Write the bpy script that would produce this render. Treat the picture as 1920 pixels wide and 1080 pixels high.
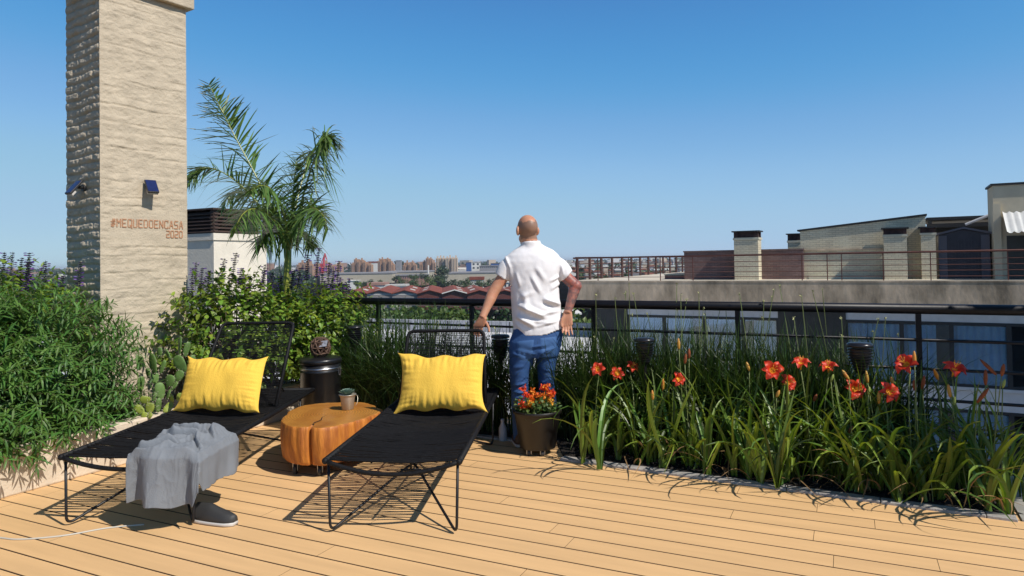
import bpy, math, random
import numpy as np
from mathutils import Vector, Matrix, noise
for o in list(bpy.data.objects): bpy.data.objects.remove(o)
rng = np.random.default_rng(11); random.seed(11)
scn = bpy.context.scene
R = math.radians
# ------------------------------------------------------------------ camera
FPX, CAMH, PITCH, ROLL, PROW = 1300.0, 1.41, R(1.2), R(0.95), 462.77
_fw = np.array([0, math.cos(PITCH), math.sin(PITCH)]); _up0 = np.array([0, -math.sin(PITCH), math.cos(PITCH)]); _r0 = np.array([1.0, 0, 0])
CR = _r0*math.cos(ROLL) - _up0*math.sin(ROLL); CU = _up0*math.cos(ROLL) + _r0*math.sin(ROLL)
cam_d = bpy.data.cameras.new('camera'); cam = bpy.data.objects.new('camera', cam_d); scn.collection.objects.link(cam)
cam.matrix_world = Matrix(((CR[0], CU[0], -_fw[0], 0), (CR[1], CU[1], -_fw[1], 0), (CR[2], CU[2], -_fw[2], CAMH), (0, 0, 0, 1)))
cam_d.sensor_width = 36; cam_d.lens = 36*FPX/1920; cam_d.shift_y = (PROW-540)/1920
cam_d.clip_start = 0.05; cam_d.clip_end = 30000
scn.camera = cam
# ------------------------------------------------------------------ light
SUN_EL = R(47); SUN_AZ = math.atan2(0.793, -0.609)          # azimuth from +Y towards +X
w = bpy.data.worlds.new('World'); scn.world = w; w.use_nodes = True
nt = w.node_tree; bg = nt.nodes['Background']
sky = nt.nodes.new('ShaderNodeTexSky'); sky.sky_type = 'NISHITA'; sky.sun_disc = False
sky.sun_elevation = SUN_EL; sky.sun_rotation = SUN_AZ; sky.altitude = 2000
sky.air_density = 1.0; sky.dust_density = 0.2; sky.ozone_density = 6.0
SKS = 0.12
_s = nt.nodes.new('ShaderNodeSeparateColor'); _c = nt.nodes.new('ShaderNodeCombineColor'); nt.links.new(sky.outputs[0], _s.inputs[0])
def _m(op, a, v):
    n = nt.nodes.new('ShaderNodeMath'); n.operation = op; n.inputs[1].default_value = v; nt.links.new(a, n.inputs[0]); return n.outputs[0]
for i, pts in enumerate((((0, 0), (.085, .068), (.105, .073), (.195, .205), (.285, .300), (.63, .405), (1, .48)), ((0, 0), (.17, .130), (.195, .235), (.205, .262), (.367, .440), (.497, .530), (.83, .595), (1, .64)), ((0, 0), (.35, .225), (.40, .53), (.423, .595), (.672, .755), (.78, .785), (.88, .765), (1, .77)))):
    f = nt.nodes.new('ShaderNodeFloatCurve'); c = f.mapping.curves[0]        # film response of a clear blue sky, per channel
    for k, (x, y) in enumerate(pts):
        if k == 0: c.points[0].location = (x, y)
        elif k == len(pts)-1: c.points[-1].location = (x, y)
        else: c.points.new(x, y)
    f.mapping.update(); nt.links.new(_m('MULTIPLY', _s.outputs[i], SKS), f.inputs['Value']); nt.links.new(_m('MULTIPLY', f.outputs[0], 1/SKS), _c.inputs[i])
nt.links.new(_c.outputs[0], bg.inputs[0]); bg.inputs[1].default_value = SKS
sd = bpy.data.lights.new('sun', 'SUN'); sun = bpy.data.objects.new('sun', sd); scn.collection.objects.link(sun)
sd.energy = 4.7; sd.angle = R(0.5); sd.color = (1.0, 0.94, 0.85)
sun.rotation_euler = Vector((-math.sin(SUN_AZ)*math.cos(SUN_EL), -math.cos(SUN_AZ)*math.cos(SUN_EL), -math.sin(SUN_EL))).to_track_quat('-Z', 'Y').to_euler()
scn.view_settings.view_transform = 'Standard'; scn.view_settings.look = 'None'
scn.view_settings.gamma = 1; scn.view_settings.use_curve_mapping = False; scn.view_settings.exposure = 0.0
scn.render.engine = 'CYCLES'
scn.cycles.use_denoising = True
scn.cycles.max_bounces = 6; scn.cycles.transparent_max_bounces = 12; scn.cycles.transmission_bounces = 4
scn.cycles.volume_bounces = 1
# ------------------------------------------------------------------ picture <-> world
def ray(px, py):
    d = _fw*FPX + CR*(px-960) + CU*(PROW-py); return d/d[1]
def G(px, py, z=0.0):
    d = ray(px, py); t = (z-CAMH)/d[2]; return np.array([d[0]*t, t, z])
def P(px, py, D):
    d = ray(px, py); return np.array([d[0]*D, D, CAMH+d[2]*D])
def onplane(px, py, p0, n):
    d = ray(px, py); o = np.array([0, 0, CAMH]); t = np.dot(np.asarray(p0)-o, n)/np.dot(d, n); return o+d*t
# ------------------------------------------------------------------ mesh helpers
WL = {}                                             # world location of every empty, by name
def norm(v):
    v = np.asarray(v, float); return v/np.maximum(np.linalg.norm(v, axis=-1, keepdims=True), 1e-9)
class MB:
    def __init__(s): s.V = []; s.F = []; s.n = 0
    def add(s, V, F, mi=0):
        V = np.asarray(V, float).reshape(-1, 3)
        if isinstance(F, np.ndarray): s.F.append((F+s.n, mi))
        else:
            by = {}
            for f in F: by.setdefault(len(f), []).append(f)
            for k, l in by.items(): s.F.append((np.array(l, int)+s.n, mi))
        s.V.append(V); s.n += len(V); return s
    def obox(s, o, a, b, c, mi=0):
        o, a, b, c = map(lambda q: np.asarray(q, float), (o, a, b, c))
        V = [o, o+a, o+a+b, o+b, o+c, o+a+c, o+a+b+c, o+b+c]
        return s.add(V, [(3, 2, 1, 0), (4, 5, 6, 7), (0, 1, 5, 4), (1, 2, 6, 5), (2, 3, 7, 6), (3, 0, 4, 7)], mi)
    def box(s, c, size, rz=0.0, mi=0):
        ca, sa = math.cos(rz), math.sin(rz); a = np.array([ca, sa, 0])*size[0]; b = np.array([-sa, ca, 0])*size[1]; e = np.array([0, 0, 1.0])*size[2]
        return s.obox(np.asarray(c, float)-(a+b+e)/2, a, b, e, mi)
    def tube(s, path, r, sides=8, closed=False, caps=True, mi=0):
        p = np.asarray(path, float); n = len(p); r = np.broadcast_to(np.asarray(r, float), (n,))
        if closed: t = norm(np.roll(p, -1, 0)-np.roll(p, 1, 0))
        else: t = norm(np.gradient(p, axis=0))
        u = np.zeros((n, 3)); a = np.array([0, 0, 1.0]) if abs(t[0, 2]) < .9 else np.array([1.0, 0, 0])
        u[0] = norm(a-t[0]*a.dot(t[0]))
        for i in range(1, n): u[i] = norm(u[i-1]-t[i]*u[i-1].dot(t[i]))
        v = np.cross(t, u); an = np.arange(sides)/sides*2*math.pi
        V = p[:, None]+r[:, None, None]*(np.cos(an)[None, :, None]*u[:, None]+np.sin(an)[None, :, None]*v[:, None])
        m = n if closed else n-1; i = np.arange(m)[:, None]; j = np.arange(sides)[None]; i2 = (i+1) % n; j2 = (j+1) % sides
        F = np.stack([i*sides+j, i*sides+j2, i2*sides+j2, i2*sides+j], -1).reshape(-1, 4)
        k = s.n; s.add(V, F, mi)
        if caps and not closed:
            s.F.append((np.array([list(range(sides))[::-1]])+k, mi)); s.F.append((np.array([range(sides)])+k+(n-1)*sides, mi))
        return s
    def rings(s, V, closed_v=False, caps=True, mi=0):        # V (n, m, 3): stacked closed rings
        V = np.asarray(V, float); n, m = V.shape[:2]; i = np.arange(n-1)[:, None]; j = np.arange(m)[None]; j2 = (j+1) % m
        F = np.stack([i*m+j, i*m+j2, (i+1)*m+j2, (i+1)*m+j], -1).reshape(-1, 4); k = s.n; s.add(V, F, mi)
        if caps: s.F.append((np.array([list(range(m))[::-1]])+k, mi)); s.F.append((np.array([range(m)])+k+(n-1)*m, mi))
        return s
    def lathe(s, prof, c=(0, 0, 0), seg=32, caps=True, mi=0):
        an = np.arange(seg)/seg*2*math.pi
        V = np.array([[[c[0]+r*math.cos(q), c[1]+r*math.sin(q), c[2]+z] for q in an] for r, z in prof]); return s.rings(V, caps=caps, mi=mi)
    def loft(s, rings, seg=28, caps=True, pw=2.0, mi=0):     # rings: (cx, cy, cz, rx, ry)
        an = np.arange(seg)/seg*2*math.pi; e = 2/pw
        cx = np.sign(np.cos(an))*np.abs(np.cos(an))**e; sy = np.sign(np.sin(an))*np.abs(np.sin(an))**e
        V = np.array([np.stack([r[0]+r[3]*cx, r[1]+r[4]*sy, np.full(seg, r[2])], -1) for r in rings]); return s.rings(V, caps=caps, mi=mi)
    def sphere(s, c, rad, seg=20, rg=12, mi=0):
        rad = np.broadcast_to(np.asarray(rad, float), (3,)); th = np.linspace(0.02, math.pi-0.02, rg)
        an = np.arange(seg)/seg*2*math.pi
        V = np.array([[[c[0]+rad[0]*math.sin(t)*math.cos(q), c[1]+rad[1]*math.sin(t)*math.sin(q), c[2]-rad[2]*math.cos(t)] for q in an] for t in th]); return s.rings(V, mi=mi)
    def grid(s, V, mi=0):                                    # V (n, m, 3)
        V = np.asarray(V, float); n, m = V.shape[:2]; i = np.arange(n-1)[:, None]; j = np.arange(m-1)[None]
        return s.add(V, np.stack([i*m+j, i*m+j+1, (i+1)*m+j+1, (i+1)*m+j], -1).reshape(-1, 4), mi)
    def prism(s, poly, z0, z1, mi=0):
        n = len(poly); V = [(p[0], p[1], z0) for p in poly]+[(p[0], p[1], z1) for p in poly]
        return s.add(V, [tuple(range(n))[::-1], tuple(range(n, 2*n))]+[(i, (i+1) % n, n+(i+1) % n, n+i) for i in range(n)], mi)
    def leaves(s, Pp, D, N, L, Wd, prof, fold=.25, droop=.2, mi=0):   # many leaves from one template
        Pp, D, N = np.asarray(Pp, float), norm(D), np.asarray(N, float); n = len(Pp)
        S = norm(np.cross(D, N)); N = np.cross(S, D); L = np.broadcast_to(L, (n,)); Wd = np.broadcast_to(Wd, (n,))
        k = len(prof); T = np.zeros((k*3, 3)); F = []
        for i, (t, wv) in enumerate(prof):
            for q, sg in enumerate((-1, 0, 1)): T[i*3+q] = (t, sg*wv, (abs(sg)*wv*fold))
            if i:
                b = (i-1)*3; F += [(b, b+1, b+4, b+3), (b+1, b+2, b+5, b+4)]
        F = np.array(F)
        V = (Pp[:, None]+D[:, None]*(T[None, :, 0:1]*L[:, None, None])+S[:, None]*(T[None, :, 1:2]*Wd[:, None, None])
             + N[:, None]*(T[None, :, 2:3]*Wd[:, None, None]-droop*(T[None, :, 0:1]**2)*L[:, None, None]))
        FF = (F[None]+(np.arange(n)*k*3)[:, None, None]).reshape(-1, 4)
        return s.add(V, FF, mi)
    def ribbons(s, B, az, lean, droop, L, Wd, seg=6, pw=1.4, mi=0, fold=.25):
        B = np.asarray(B, float); n = len(B); t = np.linspace(0, 1, seg+1)
        ang = lean[:, None]+droop[:, None]*t[None]**pw; st = np.broadcast_to(L, (n,))[:, None]/seg
        dx = np.sin(ang)*st; dz = np.cos(ang)*st
        h = np.concatenate([np.zeros((n, 1)), np.cumsum((dx[:, :-1]+dx[:, 1:])/2, 1)], 1); z = np.concatenate([np.zeros((n, 1)), np.cumsum((dz[:, :-1]+dz[:, 1:])/2, 1)], 1)
        az2 = az[:, None]+0.25*np.sin(t*3+az[:, None]*7)
        C = B[:, None]+np.stack([h*np.cos(az2), h*np.sin(az2), z], -1)
        tw = az[:, None]+(rng.uniform(-.9, .9, (n, 1))*t[None]); S = np.stack([-np.sin(tw), np.cos(tw), np.zeros_like(tw)], -1)
        Nn = np.stack([-np.cos(ang)*np.cos(az2), -np.cos(ang)*np.sin(az2), np.sin(ang)], -1)
        wp = np.broadcast_to(Wd, (n,))[:, None]*(np.minimum(1, .55+t*2.2)*(1-t**3)**.8+.03)[None]
        V = np.stack([C-S*wp[..., None]/2+Nn*wp[..., None]*fold, C, C+S*wp[..., None]/2+Nn*wp[..., None]*fold], 2)
        b = (np.arange(n)*(seg+1)*3)[:, None]+(np.arange(seg)*3)[None]; b = b.reshape(-1)
        F = np.concatenate([np.stack([b, b+1, b+4, b+3], -1), np.stack([b+1, b+2, b+5, b+4], -1)])
        s.add(V, F, mi); return C
    def mesh(s, name, mats, off=(0, 0, 0), smooth=False):
        V = np.concatenate(s.V)-np.asarray(off); me = bpy.data.meshes.new(name)
        me.vertices.add(len(V)); me.vertices.foreach_set('co', V.astype(np.float32).ravel())
        ls = np.concatenate([f.ravel() for f, _ in s.F]); ct = np.concatenate([np.full(len(f), f.shape[1]) for f, _ in s.F]); mi = np.concatenate([np.full(len(f), m) for f, m in s.F])
        me.loops.add(len(ls)); me.loops.foreach_set('vertex_index', ls.astype(np.int32))
        me.polygons.add(len(ct)); me.polygons.foreach_set('loop_start', np.concatenate([[0], np.cumsum(ct)[:-1]]).astype(np.int32))
        me.polygons.foreach_set('material_index', mi.astype(np.int32)); me.polygons.foreach_set('use_smooth', np.full(len(ct), smooth))
        for m in (mats if isinstance(mats, (list, tuple)) else [mats]): me.materials.append(m)
        me.update(calc_edges=True); me.validate(); return me
    def build(s, name, mats, parent=None, smooth=False, bevel=0, sub=0, at=None):
        off = WL[parent.name] if parent else (np.zeros(3) if at is None else np.asarray(at, float))
        o = bpy.data.objects.new(name, s.mesh(name, mats, off, smooth)); scn.collection.objects.link(o)
        if parent: o.parent = parent; WL[o.name] = off
        else: o.location = off; WL[o.name] = off
        if bevel:
            m = o.modifiers.new('bevel', 'BEVEL'); m.width = bevel; m.segments = 2; m.limit_method = 'ANGLE'
        if sub:
            m = o.modifiers.new('sub', 'SUBSURF'); m.levels = sub; m.render_levels = sub
        return o
def tag(o, label=None, cat=None, group=None, kind=None):
    if label: o['label'] = label
    if cat: o['category'] = cat
    if group: o['group'] = group
    if kind: o['kind'] = kind
    return o
def thing(name, label, cat, loc=(0, 0, 0), group=None):
    o = bpy.data.objects.new(name, None); scn.collection.objects.link(o); o.location = loc; o.empty_display_size = .1
    WL[o.name] = np.asarray(loc, float); return tag(o, label, cat, group)
def copy_tree(o, parent=None):
    c = o.copy(); scn.collection.objects.link(c)
    if parent: c.parent = parent
    for ch in list(o.children): copy_tree(ch, c)
    return c
def apply_mods(o):
    dg = bpy.context.evaluated_depsgraph_get(); dg.update(); me = bpy.data.meshes.new_from_object(o.evaluated_get(dg)); o.modifiers.clear(); o.data = me; return o
def remesh(o, vox, smooth=4, fac=.5):
    m = o.modifiers.new('r', 'REMESH'); m.mode = 'VOXEL'; m.voxel_size = vox; m.use_smooth_shade = True
    if smooth: q = o.modifiers.new('s', 'SMOOTH'); q.iterations = smooth; q.factor = fac
    return apply_mods(o)
def vco(o):
    a = np.empty(len(o.data.vertices)*3, np.float32); o.data.vertices.foreach_get('co', a); return a.reshape(-1, 3).astype(float)
def vno(o):
    a = np.empty(len(o.data.vertices)*3, np.float32); o.data.vertices.foreach_get('normal', a); return a.reshape(-1, 3).astype(float)
def setco(o, V): o.data.vertices.foreach_set('co', V.astype(np.float32).ravel()); o.data.update()
def nz(V, sc, seed=0.0):
    return np.array([noise.noise(Vector((p[0]*sc+seed, p[1]*sc-seed, p[2]*sc+2*seed))) for p in V])
def spline(pts, n=24):
    p = np.asarray(pts, float); m = len(p); q = np.concatenate([[2*p[0]-p[1]], p, [2*p[-1]-p[-2]]]); out = []
    for x in np.linspace(0, m-1, n):
        i = min(int(x), m-2); t = x-i; a, b, c, d = q[i], q[i+1], q[i+2], q[i+3]
        out.append(.5*((2*b)+(c-a)*t+(2*a-5*b+4*c-d)*t*t+(3*b-a-3*c+d)*t**3))
    return np.array(out)
# ------------------------------------------------------------------ materials
def M(name, rgb, rough=.6, var=0.0, vs=6.0, bump=0.0, bs=40.0, island=0.0, hue=0.0, transl=0.0, metal=0.0, spec=.5, rgb2=None, stretch=None, bdist=.01, detail=5, coat=0, trc=None, rot=None):
    m = bpy.data.materials.new(name); m.use_nodes = True; t = m.node_tree; N = t.nodes; Lk = t.links.new; bs_ = N['Principled BSDF']
    bs_.inputs['Roughness'].default_value = rough; bs_.inputs['Metallic'].default_value = metal; bs_.inputs['Specular IOR Level'].default_value = spec
    if coat: bs_.inputs['Coat Weight'].default_value = coat; bs_.inputs['Coat Roughness'].default_value = .25
    tc = N.new('ShaderNodeTexCoord'); vec = tc.outputs['Object']
    if rot:
        mr = N.new('ShaderNodeMapping'); mr.inputs['Rotation'].default_value = (0, 0, rot); Lk(vec, mr.inputs[0]); vec = mr.outputs[0]
    if stretch:
        mp = N.new('ShaderNodeMapping'); mp.inputs['Scale'].default_value = stretch; Lk(vec, mp.inputs[0]); vec = mp.outputs[0]
    col = N.new('ShaderNodeRGB'); col.outputs[0].default_value = (*rgb, 1); out = col.outputs[0]
    if var or rgb2:
        n = N.new('ShaderNodeTexNoise'); n.inputs['Scale'].default_value = vs; n.inputs['Detail'].default_value = detail; n.inputs['Roughness'].default_value = .6; Lk(vec, n.inputs[0])
        r = N.new('ShaderNodeValToRGB'); r.color_ramp.elements[0].position = .33; r.color_ramp.elements[1].position = .67
        c1 = rgb2 if rgb2 else [min(1, c*(1+var)) for c in rgb]; c0 = rgb if rgb2 else [c*(1-var) for c in rgb]
        r.color_ramp.elements[0].color = (*c0, 1); r.color_ramp.elements[1].color = (*c1, 1); Lk(n.outputs['Fac'], r.inputs[0]); out = r.outputs[0]
    if island or hue:
        g = N.new('ShaderNodeNewGeometry'); h = N.new('ShaderNodeHueSaturation')
        a = N.new('ShaderNodeMapRange'); a.inputs[3].default_value = 1-island; a.inputs[4].default_value = 1+island; Lk(g.outputs['Random Per Island'], a.inputs[0]); Lk(a.outputs[0], h.inputs['Value'])
        if hue:
            x = N.new('ShaderNodeMath'); x.operation = 'MULTIPLY'; x.inputs[1].default_value = 7.31; Lk(g.outputs['Random Per Island'], x.inputs[0])
            y = N.new('ShaderNodeMath'); y.operation = 'FRACT'; Lk(x.outputs[0], y.inputs[0])
            b = N.new('ShaderNodeMapRange'); b.inputs[3].default_value = .5-hue; b.inputs[4].default_value = .5+hue; Lk(y.outputs[0], b.inputs[0]); Lk(b.outputs[0], h.inputs['Hue'])
        Lk(out, h.inputs['Color']); out = h.outputs[0]
    Lk(out, bs_.inputs['Base Color'])
    if bump:
        n2 = N.new('ShaderNodeTexNoise'); n2.inputs['Scale'].default_value = bs; n2.inputs['Detail'].default_value = 6; Lk(vec, n2.inputs[0])
        b = N.new('ShaderNodeBump'); b.inputs['Strength'].default_value = bump; b.inputs['Distance'].default_value = bdist; Lk(n2.outputs['Fac'], b.inputs['Height']); Lk(b.outputs[0], bs_.inputs['Normal'])
    if transl:
        tr = N.new('ShaderNodeBsdfTranslucent'); mx = N.new('ShaderNodeMixShader'); mx.inputs[0].default_value = transl
        hs = N.new('ShaderNodeHueSaturation'); hs.inputs['Value'].default_value = 1.5; hs.inputs['Saturation'].default_value = 1.1; hs.inputs['Hue'].default_value = .485; Lk(out, hs.inputs['Color']); Lk(hs.outputs[0], tr.inputs[0])
        o = N['Material Output']; Lk(bs_.outputs[0], mx.inputs[1]); Lk(tr.outputs[0], mx.inputs[2]); Lk(mx.outputs[0], o.inputs['Surface'])
    return m
GA = R(-27.5); ga = np.array([math.cos(GA), math.sin(GA), 0]); gb = np.array([-math.sin(GA), math.cos(GA), 0]); UZ = np.array([0, 0, 1.0])
# ================================================================== terrace: deck, bed, kerb, planter, railing
m_deck = M('deck_board', (.72, .45, .212), rough=.62, var=.07, vs=5, bump=.35, bs=26, island=.035, stretch=(.22, 2.2, 2.2), bdist=.003, rot=R(25.8), detail=8)
m_edge = M('deck_edge', (.10, .05, .022), rough=.8)  # board sides coloured dark so the gaps read as shade lines
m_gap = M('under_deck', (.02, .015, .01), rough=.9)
m_soil = M('mulch_soil', (.018, .013, .010), rough=.95, var=.5, vs=30, bump=1, bs=60, bdist=.03)
m_kerb = M('kerb_stone', (.33, .31, .29), rough=.85, var=.25, vs=14, bump=.4, bs=60)
m_cream = M('cream_render', (.62, .52, .40), rough=.85, var=.10, vs=5, bump=.5, bs=45)
m_conc = M('concrete', (.30, .285, .25), rough=.9, var=.28, vs=3, bump=.4, bs=30)
m_black = M('black_metal', (.006, .006, .009), rough=.42, var=.2, bump=.05, bs=60, spec=.25)
DA = R(-25.8); da = np.array([math.cos(DA), math.sin(DA), 0]); db = np.array([-math.sin(DA), math.cos(DA), 0])
K0 = G(1086, 862); kd = ga                                    # kerb line
RL0 = G(677, 564.3, 1.05)*np.array([1, 1, 0]); RL1 = G(1920, 582, 1.05)*np.array([1, 1, 0]); rd = norm(RL1-RL0); rn = np.array([-rd[1], rd[0], 0])
RAILX = lambda x: RL0+rd*((x-RL0[0])/rd[0])
d = MB(); pitch = .1425; gap = .0072
for i in range(-16, 52):
    v0 = i*pitch; u = -7.5+rng.uniform(0, 1.2)-2.2*(i % 2)
    while u < 8.5:
        ln = 2.2 if rng.random() < .7 else 2.9
        a = u+.0012; b = u+ln-.0012
        o = da*a+db*(v0+1.2); p = o+da*(b-a)/2
        if p[1] > .3 and RL0[1]+(p[0]-RL0[0])*rd[1]/rd[0]-p[1] > -.3:
            w_ = pitch-gap; bv = .0012
            # board with eased edges
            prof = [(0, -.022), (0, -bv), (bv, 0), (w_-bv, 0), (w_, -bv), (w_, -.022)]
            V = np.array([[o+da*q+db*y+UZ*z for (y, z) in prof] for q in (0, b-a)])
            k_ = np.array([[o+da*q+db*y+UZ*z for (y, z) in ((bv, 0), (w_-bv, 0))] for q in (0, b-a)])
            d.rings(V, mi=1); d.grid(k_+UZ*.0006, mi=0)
        u += ln
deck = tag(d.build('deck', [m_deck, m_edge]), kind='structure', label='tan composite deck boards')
g_ = MB()
for i in range(-16, 50):                                      # dark fixing clips in the gaps
    for k in range(-30, 40):
        c = da*(k*.405+(i % 3)*.11)+db*(i*pitch+1.2-gap/2)
        if c[1] > 1 and RL0[1]+(c[0]-RL0[0])*rd[1]/rd[0]-c[1] > .3: g_.box(c+UZ*-.0035, (.024, gap, .005), DA)
tag(g_.build('deck_clips', m_gap), kind='structure')
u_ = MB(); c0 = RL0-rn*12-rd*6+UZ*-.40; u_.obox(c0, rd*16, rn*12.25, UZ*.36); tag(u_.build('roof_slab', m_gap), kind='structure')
bw = MB(); c0 = RL0-rn*12-rd*6+UZ*-18; bw.obox(c0, rd*16, rn*12.15, UZ*17.6)
tag(bw.build('apartment_building', m_cream), 'cream building under the wooden deck terrace', 'building')
# bed right of the person: soil + kerb ; narrow strip behind the loungers
KB0 = K0-kd*.12; KB1 = G(1905, 971)
so = MB(); Rn0 = RAILX(.30); Rn1 = RL1+rd*.3
z = .012
so.prism([KB0[:2], KB1[:2], (KB1+rn*1.2)[:2], Rn1[:2], Rn0[:2]], -.02, z)
L0 = RAILX(-2.3)-rn*.42; L1 = RAILX(.34)-rn*.42
so.prism([L0[:2], L1[:2], RAILX(.34)[:2], RAILX(-2.3)[:2]], -.02, z-.003)
# mulch lumps
lp = MB(); 
so_o = tag(so.build('soil', m_soil), kind='structure')
n = 2600; q = rng.random((n, 2)); Pp = KB0+(KB1-KB0)*q[:, :1]+rn*(q[:, 1:]**1.6*.9+.05); Pp[:, 2] = z
lp.leaves(Pp, np.c_[rng.normal(size=(n, 2)), rng.uniform(0, .5, n)], np.c_[rng.normal(size=(n, 2))*.5, np.ones(n)], rng.uniform(.015, .05, n), rng.uniform(.008, .016, n), [(0, .5), (.5, 1), (1, .4)])
tag(lp.build('mulch', m_soil), kind='stuff', label='dark bark mulch under the flowers')
kb = MB(); L = np.linalg.norm(KB1-KB0); u = 0
while u < L:
    ln = min(.5, L-u); kb.obox(KB0+kd*0+norm(KB1-KB0)*(u+.002)+UZ*-.02-rn*.075, norm(KB1-KB0)*(ln-.004), rn*.075, UZ*.036); u += ln
tag(kb.build('kerb', m_kerb, bevel=.004), kind='structure')
kb2 = MB(); kb2.obox(L0+UZ*-.02-rn*.06, rd*np.linalg.norm(L1-L0), rn*.06, UZ*.034); tag(kb2.build('kerb', m_kerb, bevel=.004), kind='structure')
pv = MB(); pv.obox(KB1+norm(KB1-KB0)*.02+UZ*-.02-rn*.05, rd*2.5, rn*1.0, UZ*.03); tag(pv.build('paving_strip', m_conc), kind='structure')
# planter wall along the left (direction gb), soil inside
W1 = np.array([-2.15, 6.25, 0]); W0 = W1-gb*4.2; We = W1+gb*.62
pt = thing('planter', 'cream rendered planter wall along left side of the deck', 'planter', W0)
pw = MB(); T = .12; pw.obox(W0, We-W0, -ga*T, UZ*.30); pw.build('planter_wall', m_cream, pt, bevel=.012)
ps = MB(); ps.obox(W0-ga*T+UZ*-.01, We-W0, -ga*3, UZ*.26); ps.build('planter_soil', m_soil, pt)
# railing
rl = thing('terrace_railing', 'black metal railing with thick round top rail at terrace edge', 'railing', RL0)
a0 = RL0-rd*3.2; a1 = RL1+rd*1.4
MB().tube([a0+UZ*1.05, a1+UZ*1.05], .034, 16).build('top_rail', m_black, rl, smooth=True)
for z in (.845, .655, .455, .255, .08):
    MB().tube([a0+UZ*z, a1+UZ*z], .0105, 8).build('bar', m_black, rl, smooth=True)
sp = []
for px in (709, 884, 1113, 1383, 1722): sp.append((onplane(px, 600, RL0, rn)-RL0).dot(rd))
st = np.mean(np.diff(sp)); sp += [sp[0]-1.05, sp[0]-2.1, sp[-1]+1.15]
for s_ in sp:
    MB().obox(RL0+rd*(s_-.017)-rn*.01+UZ*-.3, rd*.034, rn*.034, UZ*1.33).build('post', m_black, rl)
print('post spacing', np.round(sp, 2))
# ================================================================== brick chimney, lamps, vent tower
m_ch = M('painted_brick', (.52, .435, .32), rough=.9, var=.09, vs=7, bump=.9, bs=70, bdist=.006)
m_red = M('lettering_paint', (.50, .20, .09), rough=.8, rgb2=(.46, .30, .19), vs=90)
c0 = P(188, 497, 5.8); C0 = np.array([c0[0], c0[1], 0]); FW = .1335*5.8; SW = .1023*5.8
_ga, _gb = ga, gb; _q = R(-6); ga = _ga*math.cos(_q)+_gb*math.sin(_q); gb = -_ga*math.sin(_q)+_gb*math.cos(_q)      # the chimney stands a little skew to the terrace
ch = thing('brick_chimney', 'tall cream painted brick chimney standing in the left planter', 'chimney', C0)
def bricknoise(s, z, side):
    row = np.floor(z/.072); fz = z/.072-row
    ln = .235; off = (row % 2)*.5; f = s/ln+off; col = np.floor(f); fs = f-col
    h = np.array([((math.sin(r*12.9898+c*78.233+side*3.7)*43758.5453) % 1) for r, c in zip(row.ravel(), col.ravel())]).reshape(row.shape)
    mz = np.minimum(fz, 1-fz)*.072; ms = np.minimum(fs, 1-fs)*ln
    return row, h, mz, ms
def face(o, ds, dn, wid, z0, z1, side):
    st = .009; ns = int(wid/st); n_z = int((z1-z0)/st); s, z = np.meshgrid(np.linspace(0, wid, ns), np.linspace(z0, z1, n_z))
    wob = np.array([noise.noise(Vector((a*3.1, b*1.0+side*9, 3.0))) for a, b in zip(s.ravel(), z.ravel())]).reshape(s.shape)*.02
    row, h, mz, ms = bricknoise(s, z+wob, side); fz = ((z+wob)/.072) % 1
    n1 = np.array([noise.fractal(Vector((a*9, b*16, side*5.0)), 1.0, 2.0, 4) for a, b in zip(s.ravel(), z.ravel())]).reshape(s.shape)
    n2 = np.array([noise.noise(Vector((a*2.2, b*13, side*7.0))) for a, b in zip(s.ravel(), z.ravel())]).reshape(s.shape)
    n3 = np.array([noise.noise(Vector((a*30, b*42, side*3.0))) for a, b in zip(s.ravel(), z.ravel())]).reshape(s.shape)
    if side == 0:
        gate = np.clip(n2*1.6+.35, 0, 1)
        dsp = -.0075*np.exp(-(mz/.0055)**2)*gate + .0052*n1 + .002*n2+.0035*(1-fz)*gate+.0025*n3
        tx = ((s > .08) & (z > 1.62) & (z < 1.90)); dsp = np.where(tx, dsp*.25, dsp)
    else:
        dsp = -.020*np.exp(-(mz/.010)**2)-.014*np.exp(-(ms/.009)**2)+.012*(h-.5)+.009*n1+.008*n3
    e = np.minimum(1, np.minimum(s, wid-s)/.015)
    dsp = dsp*np.clip(e, .3, 1)
    return o+s[..., None]*ds+z[..., None]*UZ+dsp[..., None]*dn
mb = MB(); mb.grid(face(C0, gb, ga, FW, .2, 3.82, 0)); mb.grid(face(C0-ga*SW, ga, -gb, SW, .2, 3.82, 1))
mb.grid(face(C0+gb*FW-ga*SW, -gb, -ga, FW, .2, 3.82, 2)[::6, ::6]); mb.grid(face(C0+gb*FW, -ga, gb, SW, .2, 3.82, 3)[::6, ::6])
mb.build('shaft', m_ch, ch, smooth=True)
cp = MB(); ov = .055; cp.obox(C0-ga*(SW+ov)-gb*ov+UZ*3.82, ga*(SW+2*ov), gb*(FW+2*ov), UZ*.35); cp.build('cap', m_ch, ch, bevel=.01)
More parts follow.
